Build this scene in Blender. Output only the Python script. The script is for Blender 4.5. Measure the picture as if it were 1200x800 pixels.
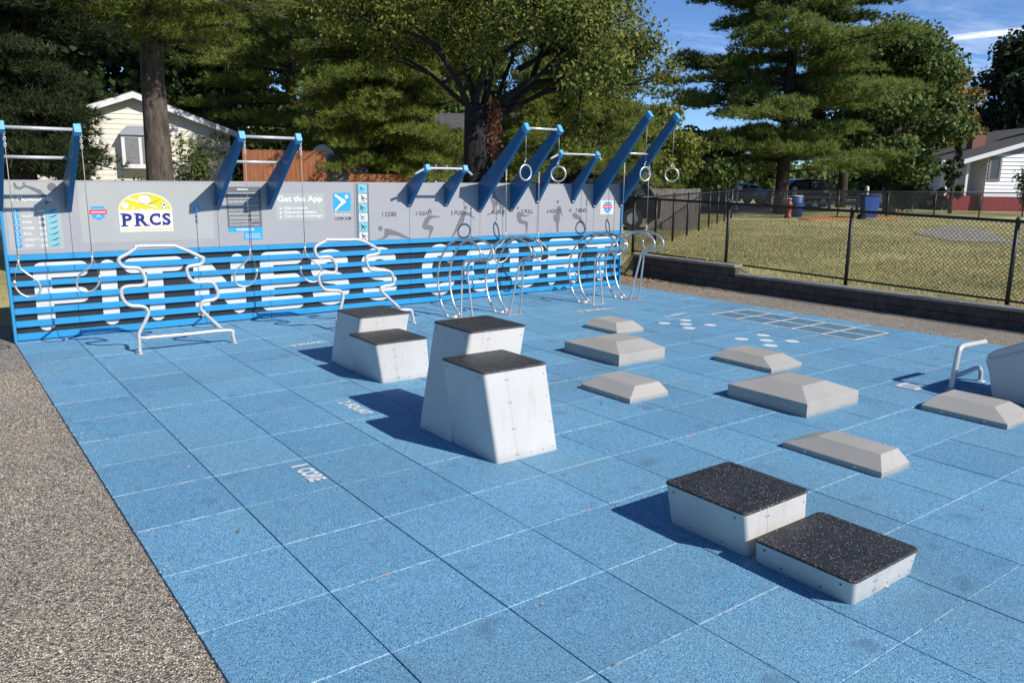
import bpy, bmesh, math, random
import numpy as np
from mathutils import Vector, Matrix
from mathutils.geometry import tessellate_polygon
random.seed(7); rng = np.random.default_rng(7)
for o in list(bpy.data.objects): bpy.data.objects.remove(o)
SC = bpy.context.scene; COL = SC.collection
R_ = math.radians

# ---------------------------------------------------------------- camera, sky, sun, exposure
CAM = Vector((-1.39809, -2.68494, 1.94915))
pitch, roll, yaw = 0.203448, -0.012077, 0.642938
fwd = Vector((math.sin(yaw)*math.cos(pitch), math.cos(yaw)*math.cos(pitch), -math.sin(pitch)))
right0 = Vector((math.cos(yaw), -math.sin(yaw), 0)); down0 = fwd.cross(right0)
right = math.cos(roll)*right0 + math.sin(roll)*down0
down = -math.sin(roll)*right0 + math.cos(roll)*down0
cd = bpy.data.cameras.new('camera'); cam = bpy.data.objects.new('camera', cd); COL.objects.link(cam)
cam.matrix_world = Matrix.Translation(CAM) @ Matrix((right, -down, -fwd)).transposed().to_4x4()
cd.sensor_width = 36; cd.lens = 36*930.99/1200; cd.clip_start = .05; cd.clip_end = 60000
SC.camera = cam
SUN_DIR = Vector((.36, -1.25, 1.0)).normalized()          # towards the sun
sun_el = math.asin(SUN_DIR.z); sun_az = math.atan2(SUN_DIR.x, SUN_DIR.y)
w = bpy.data.worlds.new('World'); SC.world = w; w.use_nodes = True
nt = w.node_tree; sky = nt.nodes.new('ShaderNodeTexSky'); sky.sky_type = 'NISHITA'; sky.sun_disc = False
sky.sun_elevation = sun_el; sky.sun_rotation = sun_az
sky.air_density = 0.85; sky.dust_density = 0.0; sky.ozone_density = 8.0; sky.altitude = 2000
bg = nt.nodes['Background']; nt.links.new(sky.outputs[0], bg.inputs[0]); bg.inputs[1].default_value = 0.12
sd = bpy.data.lights.new('sun', 'SUN'); sd.energy = 5.0; sd.angle = R_(.5); sd.color = (1, .95, .88)
so = bpy.data.objects.new('sun', sd); COL.objects.link(so)
so.rotation_euler = (-SUN_DIR).to_track_quat('-Z', 'Y').to_euler(); so.location = (5, -20, 20)
SC.view_settings.view_transform = 'Standard'; SC.view_settings.look = 'None'
SC.view_settings.exposure = 0.30; SC.view_settings.gamma = 1
try: SC.view_settings.use_curve_mapping = False
except Exception: pass

# ---------------------------------------------------------------- materials
class NT:
    def __init__(s, name):
        s.m = bpy.data.materials.new(name); s.m.use_nodes = True; s.t = s.m.node_tree
        s.b = s.t.nodes['Principled BSDF']; s.o = s.t.nodes['Material Output']
    def n(s, k, **kw):
        x = s.t.nodes.new('ShaderNode'+k)
        for a, v in kw.items():
            if a.startswith('i_'): x.inputs[a[2:].replace('_', ' ')].default_value = v
            else: setattr(x, a, v)
        return x
    def l(s, a, b): s.t.links.new(a, b)
    def co(s, scale=(1, 1, 1), kind='Object'):
        c = s.n('TexCoord'); mp = s.n('Mapping'); mp.inputs['Scale'].default_value = scale
        s.l(c.outputs[kind], mp.inputs[0]); return mp.outputs[0]
    def noise(s, vec, scale, detail=4, rough=.55):
        x = s.n('TexNoise'); x.inputs['Scale'].default_value = scale; x.inputs['Detail'].default_value = detail
        x.inputs['Roughness'].default_value = rough; s.l(vec, x.inputs['Vector']); return x.outputs['Fac']
    def ramp(s, fac, stops, interp='LINEAR'):
        r = s.n('ValToRGB'); cr = r.color_ramp; cr.interpolation = interp
        while len(cr.elements) < len(stops): cr.elements.new(.5)
        for e, (p, c) in zip(cr.elements, stops):
            e.position = p; e.color = (*c, 1) if len(c) == 3 else c
        s.l(fac, r.inputs[0]); return r.outputs[0]
    def mix(s, f, a, b, mode='MIX'):
        x = s.n('MixRGB'); x.blend_type = mode
        for i, v in ((0, f), (1, a), (2, b)):
            if isinstance(v, (int, float)): x.inputs[i].default_value = v if i == 0 else (v, v, v, 1)
            elif isinstance(v, tuple): x.inputs[i].default_value = (*v, 1)
            else: s.l(v, x.inputs[i])
        return x.outputs[0]
    def math(s, op, a, b=0.0):
        x = s.n('Math'); x.operation = op
        for i, v in ((0, a), (1, b)):
            if isinstance(v, (int, float)): x.inputs[i].default_value = v
            else: s.l(v, x.inputs[i])
        return x.outputs[0]
    def bump(s, h, dist=.01, strength=.5):
        b = s.n('Bump'); b.inputs['Distance'].default_value = dist; b.inputs['Strength'].default_value = strength
        s.l(h, b.inputs['Height']); s.l(b.outputs[0], s.b.inputs['Normal'])
    def color(s, c): s.l(c, s.b.inputs['Base Color'])
    def rough(s, v, metal=0): s.b.inputs['Roughness'].default_value = v; s.b.inputs['Metallic'].default_value = metal

def paint(name, col, rough=.5, metal=0, var=.12, scale=6, bump=0, spec=.5):
    k = NT(name); v = k.co(); f = k.noise(v, scale, 6)
    d = tuple(c*(1-var) for c in col); e = tuple(min(1, c*(1+var)) for c in col)
    k.color(k.ramp(f, [(.3, d), (.7, e)])); k.rough(rough, metal); k.b.inputs['Specular IOR Level'].default_value = spec
    if bump: k.bump(k.noise(v, scale*12, 4), bump, .5)
    return k.m

M = {}
def rubber_floor_mat():
    k = NT('blue_rubber'); v = k.co()
    vo = k.n('TexVoronoi'); vo.inputs['Scale'].default_value = 260; k.l(v, vo.inputs['Vector'])
    sep = k.n('SeparateColor'); k.l(vo.outputs['Color'], sep.inputs[0])
    gran = k.ramp(sep.outputs[0], [(0, (.010, .038, .078)), (.15, (.040, .135, .25)), (.32, (.10, .275, .44)), (.72, (.140, .35, .53)), (1, (.29, .54, .71))])
    big = k.noise(v, 1.1, 5, .6)
    c = k.mix(1.0, gran, k.ramp(big, [(.3, (.84, .87, .90)), (.7, (1.06, 1.04, 1.02))]), 'MULTIPLY')
    # worn greyish traffic areas
    dirt = k.noise(k.co((1, 1, 1)), .55, 7, .65)
    c = k.mix(k.ramp(dirt, [(.48, (0, 0, 0)), (.72, (.62, .62, .62))]), c, (.10, .19, .25))
    spots = k.noise(v, 3.3, 3, .5)
    c = k.mix(k.ramp(spots, [(.62, (0, 0, 0)), (.74, (.5, .5, .5))]), c, (.06, .12, .18))
    # tile by tile tone
    sx = k.n('SeparateXYZ'); k.l(v, sx.inputs[0])
    fx = k.math('FLOOR', k.math('DIVIDE', sx.outputs[0], .6096)); fy = k.math('FLOOR', k.math('DIVIDE', sx.outputs[1], .6096))
    cb = k.n('CombineXYZ'); k.l(fx, cb.inputs[0]); k.l(fy, cb.inputs[1])
    wn = k.n('TexWhiteNoise'); k.l(cb.outputs[0], wn.inputs['Vector'])
    c = k.mix(1.0, c, k.ramp(wn.outputs['Value'], [(0, (.87, .89, .91)), (1, (1.08, 1.06, 1.04))]), 'MULTIPLY')
    sc_ = k.noise(k.co((1.3, 5, 1)), 2.6, 8, .75); c = k.mix(k.ramp(sc_, [(.60, (0, 0, 0)), (.70, (.35, .35, .35))]), c, (.22, .36, .44))
    # chipped long joints, with the sunlit tile edge painted in as a pale line
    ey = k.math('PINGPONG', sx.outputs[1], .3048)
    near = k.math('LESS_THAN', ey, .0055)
    lit_chip = k.math('GREATER_THAN', k.noise(k.co((1, 1, 1)), 22, 5, .8), .49)
    c = k.mix(k.math('MULTIPLY', k.math('MULTIPLY', near, lit_chip), .62), c, (.38, .52, .60))
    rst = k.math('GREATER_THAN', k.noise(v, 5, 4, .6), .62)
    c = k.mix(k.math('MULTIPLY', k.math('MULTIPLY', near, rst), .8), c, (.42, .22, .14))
    k.color(c); k.rough(.82); k.bump(vo.outputs['Distance'], .003, .6); return k.m
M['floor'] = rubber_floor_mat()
def gravel_mat():
    k = NT('gravel'); v = k.co()
    vo = k.n('TexVoronoi'); vo.inputs['Scale'].default_value = 105; k.l(v, vo.inputs['Vector'])
    sep = k.n('SeparateColor'); k.l(vo.outputs['Color'], sep.inputs[0])
    c = k.ramp(sep.outputs[0], [(0, (.055, .05, .045)), (.2, (.15, .135, .112)), (.5, (.31, .275, .225)), (.8, (.46, .415, .345)), (1, (.72, .67, .58))])
    gap = k.ramp(vo.outputs['Distance'], [(.42, (1, 1, 1)), (.8, (.45, .42, .38))])
    c = k.mix(1, c, gap, 'MULTIPLY')
    c = k.mix(1, c, k.ramp(k.noise(v, .7, 5), [(.3, (.85, .85, .86)), (.7, (1.1, 1.07, 1.02))]), 'MULTIPLY')
    k.color(c); k.rough(.85)
    inv = k.math('SUBTRACT', 1, vo.outputs['Distance']); k.bump(inv, .012, .9); return k.m
M['gravel'] = gravel_mat()
def lawn_mat():
    k = NT('lawn'); v = k.co()
    a = k.noise(v, .35, 6, .6); b = k.noise(v, 9, 6, .75); d = k.noise(v, 40, 3, .7)
    c = k.ramp(a, [(.32, (.19, .205, .075)), (.5, (.34, .315, .135)), (.68, (.48, .42, .21))])
    c = k.mix(.8, c, k.ramp(b, [(.3, (.45, .48, .42)), (.7, (1.3, 1.25, 1.2))]), 'MULTIPLY')
    c = k.mix(k.ramp(d, [(.62, (0, 0, 0)), (.72, (.7, .7, .7))]), c, (.42, .36, .22))
    k.color(c); k.rough(.95); k.bump(b, .05, .7); return k.m
M['lawn'] = lawn_mat()
def asphalt_mat():
    k = NT('asphalt'); v = k.co(); c = k.ramp(k.noise(v, 2, 8, .7), [(.3, (.075, .075, .08)), (.7, (.13, .13, .135))])
    k.color(c); k.rough(.9); return k.m
M['asphalt'] = asphalt_mat()
def plastic_grey():
    k = NT('grey_plastic'); v = k.co()
    c = k.ramp(k.noise(v, 2.2, 7, .6), [(.3, (.325, .31, .28)), (.7, (.385, .37, .34))])
    c = k.mix(k.ramp(k.noise(v, 9, 6, .7), [(.56, (0, 0, 0)), (.78, (.45, .45, .45))]), c, (.20, .185, .16))
    c = k.mix(k.ramp(k.noise(k.co((2, 14, 2)), 3.5, 8, .8), [(.62, (0, 0, 0)), (.70, (.4, .4, .4))]), c, (.52, .50, .46))
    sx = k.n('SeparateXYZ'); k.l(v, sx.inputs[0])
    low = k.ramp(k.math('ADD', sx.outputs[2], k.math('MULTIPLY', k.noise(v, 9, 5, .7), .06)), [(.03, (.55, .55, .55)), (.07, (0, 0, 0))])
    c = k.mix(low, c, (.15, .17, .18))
    k.color(c); k.rough(.42); k.bump(k.noise(v, 140, 3), .002, .25); return k.m
M['grey'] = plastic_grey()
def white_panel():
    k = NT('white_panel'); v = k.co()
    c = k.ramp(k.noise(v, 3, 6, .6), [(.3, (.475, .465, .44)), (.7, (.53, .52, .50))])
    c = k.mix(k.ramp(k.noise(k.co((7, 7, 1.2)), 1.6, 8, .75), [(.54, (0, 0, 0)), (.74, (.5, .5, .5))]), c, (.36, .345, .31))
    c = k.mix(k.ramp(k.noise(v, 11, 8, .8), [(.64, (0, 0, 0)), (.70, (.55, .55, .55))]), c, (.22, .21, .19))
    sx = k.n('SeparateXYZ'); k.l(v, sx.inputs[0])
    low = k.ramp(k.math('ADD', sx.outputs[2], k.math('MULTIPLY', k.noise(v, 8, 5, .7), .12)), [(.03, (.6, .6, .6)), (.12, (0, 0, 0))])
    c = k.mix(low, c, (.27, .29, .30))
    k.color(c); k.rough(.38); return k.m
M['white_panel'] = white_panel()
def black_rubber():
    k = NT('black_rubber'); v = k.co()
    vo = k.n('TexVoronoi'); vo.inputs['Scale'].default_value = 210; k.l(v, vo.inputs['Vector'])
    sep = k.n('SeparateColor'); k.l(vo.outputs['Color'], sep.inputs[0])
    c = k.ramp(sep.outputs[0], [(0, (.012, .013, .014)), (.75, (.028, .029, .031)), (.90, (.07, .07, .07)), (.96, (.26, .26, .25))], 'CONSTANT')
    c = k.mix(k.ramp(k.noise(v, 4, 5), [(.4, (0, 0, 0)), (.75, (.35, .35, .35))]), c, (.065, .062, .058))
    k.color(c); k.rough(.55); k.bump(vo.outputs['Distance'], .002, .6); return k.m
M['rubber'] = black_rubber()
def bark(name, a, b, scale=5):
    k = NT(name); v = k.co((scale, scale, scale*.22)); f = k.noise(v, 2.5, 8, .7)
    k.color(k.ramp(f, [(.35, a), (.65, b)])); k.rough(.95); k.bump(f, .06, 1); return k.m
M['bark_pine'] = bark('pine_bark', (.028, .022, .018), (.15, .12, .10))
M['bark_dark'] = bark('dark_bark', (.018, .014, .012), (.085, .068, .056))
M['bark_black'] = bark('blackish_bark', (.006, .005, .0045), (.030, .025, .021))
def leaf_mat(name, cols, trans=.25, rough=.6):
    k = NT(name); g = k.n('NewGeometry')
    n = len(cols); c = k.ramp(g.outputs['Random Per Island'], [(i/(n-1), x) for i, x in enumerate(cols)])
    v = k.co(); c = k.mix(1, c, k.ramp(k.noise(v, .9, 3), [(.3, (.72, .75, .72)), (.7, (1.25, 1.2, 1.1))]), 'MULTIPLY')
    k.color(c); k.rough(rough); k.b.inputs['Specular IOR Level'].default_value = .25
    tr = k.n('BsdfTranslucent'); k.l(c, tr.inputs[0]); mx = k.n('MixShader'); mx.inputs[0].default_value = trans
    k.l(k.b.outputs[0], mx.inputs[1]); k.l(tr.outputs[0], mx.inputs[2]); k.l(mx.outputs[0], k.o.inputs[0]); return k.m
M['needle'] = leaf_mat('pine_needles', [(.11, .15, .032), (.18, .23, .046), (.28, .31, .068), (.14, .19, .042)], .42)
M['needle_dark'] = leaf_mat('dark_needles', [(.016, .028, .012), (.030, .046, .017), (.048, .066, .020)])
M['needle_big'] = leaf_mat('white_pine_needles', [(.105, .165, .046), (.175, .24, .064), (.27, .32, .085), (.13, .19, .054)], .42)
M['leaf_maple'] = leaf_mat('maple_leaves', [(.07, .10, .02), (.12, .16, .03), (.22, .24, .05), (.09, .13, .028), (.36, .30, .08)], .42)
M['leaf_green'] = leaf_mat('green_leaves', [(.048, .082, .024), (.082, .125, .034), (.14, .18, .045)], .38)
M['leaf_autumn'] = leaf_mat('autumn_leaves', [(.12, .13, .025), (.22, .17, .03), (.26, .13, .025), (.09, .12, .025)], .35)
M['leaf_red'] = leaf_mat('vine_leaves', [(.34, .10, .05), (.46, .18, .08), (.24, .09, .05), (.52, .28, .14)], .4)
M['leaf_shrub'] = leaf_mat('shrub_leaves', [(.05, .07, .02), (.09, .12, .03), (.16, .17, .06)], .3)
M['pebble'] = leaf_mat('pebbles', [(.10, .09, .075), (.27, .235, .185), (.42, .37, .30), (.62, .57, .48)], 0, .8)
M['path'] = paint('pale_path', (.24, .23, .20), .9, 0, .2, 3)
M['litter'] = leaf_mat('leaf_litter', [(.36, .15, .06), (.22, .09, .04), (.45, .30, .16), (.60, .52, .40)], .1)
M['litter_pale'] = leaf_mat('pale_leaf_litter', [(.60, .54, .40), (.42, .36, .22), (.72, .68, .56)], .1)
M['grass'] = leaf_mat('grass_blades', [(.22, .225, .08), (.40, .35, .16), (.56, .48, .26), (.16, .19, .06)], .3)
M['slat'] = paint('blue_slat', (.022, .250, .50), .38, 0, .06)
M['navy'] = paint('navy_steel', (.010, .115, .26), .30, 0, .12, 4)
M['cap'] = paint('sky_blue_cap', (0.082, 0.3444, 0.6396), .45, 0, .05)
M['panel'] = paint('grey_panel', (0.3034, 0.2993, 0.3116), .42, 0, .04, 2)
M['panel_pale'] = paint('pale_panel', (0.3444, 0.3526, 0.3362), .42, 0, .03, 2)
M['black'] = paint('black_paint', (.014, .014, .016), .5, 0, .3)
M['white'] = paint('white_paint', (0.6396, 0.6396, 0.6396), .45, 0, .04)
M['figure'] = paint('figure_grey', (0.1312, 0.1353, 0.1476), .5, 0, .05)
M['dgrey'] = paint('dark_grey_print', (.11, .115, .125), .5, 0, .05)
M['ink'] = paint('ink', (.02, .02, .025), .5, 0, .05)
M['yellow'] = paint('yellow_print', (0.6396, 0.5084, 0.0164), .45, 0, .03)
M['navyink'] = paint('navy_ink', (.012, .012, .15), .45, 0, .03)
M['red'] = paint('red_print', (.60, .03, .04), .45, 0, .03)
M['blueprint'] = paint('blue_print', (.02, .30, .68), .45, 0, .03)
M['teal'] = paint('teal_print', (0.164, 0.4264, 0.5084), .45, 0, .08)
M['palewhite'] = paint('pale_print', (0.5412, 0.5412, 0.5084), .45, 0, .03)
M['steel'] = paint('galvanised_steel', (.60, .60, .59), .38, .75, .12, 30)
M['steel_white'] = paint('silver_tube', (0.5412, 0.5412, 0.5248), .35, .25, .08, 14)
M['cable'] = paint('cable', (.30, .28, .26), .5, .5, .1)
M['mark'] = None
def mark_mat():
    k = NT('floor_marking'); v = k.co(); f = k.noise(v, 28, 6, .75)
    k.color(k.ramp(f, [(.30, (.20, .33, .45)), (.44, (.56, .59, .60))])); k.rough(.8); return k.m
M['mark'] = mark_mat()
M['mark_dim'] = paint('worn_grey_marking', (.072, .165, .235), .85, 0, .25, 12)
M['fence'] = paint('black_vinyl', (.010, .010, .011), .45, 0, .2)
def block_mat():
    k = NT('retaining_block'); v = k.co(); f = k.noise(v, 6, 8, .7)
    k.color(k.ramp(f, [(.3, (.040, .033, .028)), (.7, (.115, .095, .080))])); k.rough(.92); k.bump(f, .03, 1); return k.m
M['block'] = block_mat()
M['capstone'] = paint('cap_stone', (.26, .235, .205), .9, 0, .2, 9, .01)
def siding(name, col, dark):
    k = NT(name); v = k.co(); f = k.noise(v, 1.5, 5)
    k.color(k.ramp(f, [(.3, dark), (.7, col)])); k.rough(.6); return k.m
M['cream'] = siding('cream_siding', (.68, .64, .54), (.60, .56, .47))
M['whitesiding'] = siding('white_siding', (.74, .75, .78), (.66, .67, .70))
M['greysiding'] = siding('grey_siding', (.24, .26, .29), (.19, .20, .23))
def shingle():
    k = NT('roof_shingle'); v = k.co((1, 1, 1)); b = k.n('TexBrick'); b.inputs['Scale'].default_value = 3
    b.inputs['Color1'].default_value = (.06, .058, .058, 1); b.inputs['Color2'].default_value = (.10, .095, .09, 1); b.inputs['Mortar'].default_value = (.03, .03, .03, 1)
    k.l(v, b.inputs['Vector']); k.color(b.outputs[0]); k.rough(.95); return k.m
M['shingle'] = shingle()
def brick():
    k = NT('red_brick'); v = k.co((1, 1, 1)); b = k.n('TexBrick'); b.inputs['Scale'].default_value = 4.5
    b.inputs['Color1'].default_value = (.24, .075, .045, 1); b.inputs['Color2'].default_value = (.16, .05, .035, 1); b.inputs['Mortar'].default_value = (.25, .2, .17, 1)
    r = k.n('Mapping'); r.inputs['Rotation'].default_value = (R_(90), 0, 0); k.l(v, r.inputs[0]); k.l(r.outputs[0], b.inputs['Vector'])
    k.color(b.outputs[0]); k.rough(.9); return k.m
M['brick'] = brick()
M['redbase'] = paint('red_foundation', (.22, .02, .022), .7, 0, .2, 3)
def wood(name, a, b):
    k = NT(name); v = k.co((9, 9, 1)); f = k.noise(v, 2.2, 7, .6); k.color(k.ramp(f, [(.3, a), (.7, b)])); k.rough(.85); return k.m
M['wood'] = wood('cedar_fence', (.22, .075, .030), (.36, .14, .06))
M['wood_grey'] = wood('weathered_wood', (.13, .115, .10), (.24, .22, .20))
def glass_dark():
    k = NT('window_glass'); k.b.inputs['Base Color'].default_value = (.05, .06, .07, 1); k.rough(.08); return k.m
M['glass'] = glass_dark()
M['curtain'] = paint('curtain', (.17, .175, .185), .8, 0, .2, 12)
M['car_blue'] = paint('car_dark_blue', (.012, .018, .05), .25, .3, .05)
M['car_black'] = paint('car_black', (.008, .009, .012), .22, .3, .05)
M['car_silver'] = paint('car_silver', (.30, .31, .33), .3, .6, .05)
M['tyre'] = paint('tyre', (.012, .012, .012), .85, 0, .2)
M['binblue'] = paint('bin_blue', (.015, .06, .22), .5, 0, .1)
M['hydrant'] = paint('hydrant_red', (.26, .03, .025), .5, 0, .1)
M['mulch'] = paint('orange_mulch', (.42, .14, .05), .95, 0, .35, 30)
M['chairbrown'] = paint('patio_sling', (.06, .045, .04), .8, 0, .2)

# ---------------------------------------------------------------- mesh helpers
def mesh_np(name, V, F, mat, parent=None, smooth=False, fsize=None):
    """V (n,3) array, F (m,k) array of equal sized faces."""
    me = bpy.data.meshes.new(name); V = np.asarray(V, np.float32); F = np.asarray(F, np.int32)
    me.vertices.add(len(V)); me.vertices.foreach_set('co', V.ravel())
    k = F.shape[1]; me.loops.add(F.size); me.loops.foreach_set('vertex_index', F.ravel())
    me.polygons.add(len(F)); me.polygons.foreach_set('loop_start', np.arange(0, F.size, k, dtype=np.int32))
    me.polygons.foreach_set('use_smooth', np.full(len(F), bool(smooth)))
    me.update(calc_edges=True); me.materials.append(mat)
    o = bpy.data.objects.new(name, me); COL.objects.link(o)
    if parent: o.parent = parent
    return o

class MB:
    def __init__(s): s.v = []; s.f = []; s.mi = []; s.sm = []; s.cur = 0
    def add(s, vs, fs, smooth=False):
        b = len(s.v); s.v += [tuple(x) for x in vs]
        for f in fs: s.f.append(tuple(b+i for i in f)); s.mi.append(s.cur); s.sm.append(smooth)
        return s
    def box(s, x0, x1, y0, y1, z0, z1, rot=0, c=None):
        vs = [(x, y, z) for z in (z0, z1) for x, y in ((x0, y0), (x1, y0), (x1, y1), (x0, y1))]
        if rot:
            cx, cy = c or ((x0+x1)/2, (y0+y1)/2); ca, sa = math.cos(rot), math.sin(rot)
            vs = [(cx+(x-cx)*ca-(y-cy)*sa, cy+(x-cx)*sa+(y-cy)*ca, z) for x, y, z in vs]
        return s.add(vs, [(3, 2, 1, 0), (4, 5, 6, 7), (0, 1, 5, 4), (1, 2, 6, 5), (2, 3, 7, 6), (3, 0, 4, 7)])
    def prism(s, poly, axis, a0, a1):
        """poly in the two other axes (order xyz minus axis), extruded between a0 and a1 along axis."""
        n = len(poly)
        def P(p, a):
            return (a, p[0], p[1]) if axis == 'x' else (p[0], a, p[1]) if axis == 'y' else (p[0], p[1], a)
        vs = [P(p, a0) for p in poly]+[P(p, a1) for p in poly]
        tri = tessellate_polygon([[Vector((p[0], p[1], 0)) for p in poly]])
        fs = [tuple(t) for t in tri]+[tuple(i+n for i in reversed(t)) for t in tri]
        fs += [(i, (i+1) % n, (i+1) % n+n, i+n) for i in range(n)]
        return s.add(vs, fs)
    def tube(s, pts, r, seg=8, closed=False, caps=True):
        P = [Vector(p) for p in pts]; n = len(P); rr = r if isinstance(r, (list, tuple)) else [r]*n
        vs = []; prev = None
        for i in range(n):
            if closed: d = (P[(i+1) % n]-P[i-1]).normalized()
            else: d = (P[min(i+1, n-1)]-P[max(i-1, 0)]).normalized()
            if prev is None:
                a = Vector((0, 0, 1)) if abs(d.z) < .9 else Vector((1, 0, 0)); u = d.cross(a).normalized()
            else:
                u = (prev-d*prev.dot(d)).normalized()
            prev = u; v = d.cross(u)
            vs += [P[i]+(u*math.cos(2*math.pi*k/seg)+v*math.sin(2*math.pi*k/seg))*rr[i] for k in range(seg)]
        fs = []
        for i in range(n if closed else n-1):
            j = (i+1) % n
            fs += [(i*seg+k, i*seg+(k+1) % seg, j*seg+(k+1) % seg, j*seg+k) for k in range(seg)]
        s.add(vs, fs, True)
        if caps and not closed:
            b = len(s.v)-len(vs)
            for f in (tuple(reversed(range(seg))), tuple((n-1)*seg+k for k in range(seg))): s.f.append(tuple(b+i for i in f)); s.mi.append(s.cur); s.sm.append(False)
        return s
    def cyl(s, x, y, z0, z1, r, seg=16): return s.tube([(x, y, z0), (x, y, z1)], r, seg)
    def lathe(s, prof, x=0, y=0, z=0, seg=20):
        vs = [(x+r*math.cos(2*math.pi*k/seg), y+r*math.sin(2*math.pi*k/seg), z+h) for r, h in prof for k in range(seg)]
        fs = [(i*seg+k, i*seg+(k+1) % seg, (i+1)*seg+(k+1) % seg, (i+1)*seg+k) for i in range(len(prof)-1) for k in range(seg)]
        s.add(vs, fs, True); b = len(s.v)-len(vs)
        for f in (tuple(reversed(range(seg))), tuple((len(prof)-1)*seg+k for k in range(seg))): s.f.append(tuple(b+i for i in f)); s.mi.append(s.cur); s.sm.append(False)
        return s
    def build(s, name, mat, parent=None, bevel=0, bseg=2):
        me = bpy.data.meshes.new(name); me.from_pydata(s.v, [], s.f)
        for m in (mat if isinstance(mat, (list, tuple)) else [mat]): me.materials.append(m)
        me.polygons.foreach_set('material_index', s.mi); me.polygons.foreach_set('use_smooth', s.sm); me.update()
        bm = bmesh.new(); bm.from_mesh(me); bmesh.ops.recalc_face_normals(bm, faces=bm.faces)
        if bevel:
            es = [e for e in bm.edges if len(e.link_faces) == 2 and e.calc_face_angle(0) > .5]
            bmesh.ops.bevel(bm, geom=es, offset=bevel, segments=bseg, affect='EDGES', profile=.6)
        bm.to_mesh(me); bm.free()
        o = bpy.data.objects.new(name, me); COL.objects.link(o)
        if parent: o.parent = parent
        return o

def smooth_path(pts, n=6):
    P = [Vector(p) for p in pts]; Q = [P[0]*2-P[1]]+P+[P[-1]*2-P[-2]]; out = []
    for i in range(1, len(Q)-2):
        a, b, c, d = Q[i-1:i+3]
        for k in range(n):
            t = k/n
            out.append(.5*((2*b)+(c-a)*t+(2*a-5*b+4*c-d)*t*t+(3*b-a-3*c+d)*t**3))
    return out+[P[-1]]
def tag(o, label, cat, group=None, kind=None):
    if label: o['label'] = label
    if cat: o['category'] = cat
    if group: o['group'] = group
    if kind: o['kind'] = kind
    return o
def struct(o): o['kind'] = 'structure'; return o
def empty(name, loc=(0, 0, 0), rz=0):
    o = bpy.data.objects.new(name, None); COL.objects.link(o); o.location = loc; o.rotation_euler = (0, 0, rz)
    o.empty_display_size = .2; return o
def thing(name, label, cat, loc=(0, 0, 0), rz=0, group=None): return tag(empty(name, loc, rz), label, cat, group)
def copy_tree(o, parent=None):
    c = o.copy(); COL.objects.link(c); c.parent = parent
    for ch in list(o.children): copy_tree(ch, c)
    return c
_tx = {}
def text_geo(s, bold=0.0):
    """vertices/faces of a string, bbox normalised to origin"""
    if (s, bold) in _tx: return _tx[(s, bold)]
    cu = bpy.data.curves.new('t', 'FONT'); cu.body = s; cu.size = 1; cu.offset = bold; cu.resolution_u = 3
    ob = bpy.data.objects.new('t', cu); COL.objects.link(ob)
    dg = bpy.context.evaluated_depsgraph_get(); dg.update()
    me = bpy.data.meshes.new_from_object(ob.evaluated_get(dg))
    V = np.array([v.co[:] for v in me.vertices]); F = [tuple(p.vertices) for p in me.polygons]
    bpy.data.objects.remove(ob); bpy.data.curves.remove(cu); bpy.data.meshes.remove(me)
    V[:, :2] -= V[:, :2].min(0); _tx[(s, bold)] = (V, F); return V, F
def text_on(mb, s, fn, w, h, bold=0.0):
    """text fitted to w x h, fn(u,v) -> 3d point"""
    V, F = text_geo(s, bold); mx = V.max(0)
    mb.add([fn(v[0]/mx[0]*w, v[1]/mx[1]*h) for v in V], F)
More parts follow.
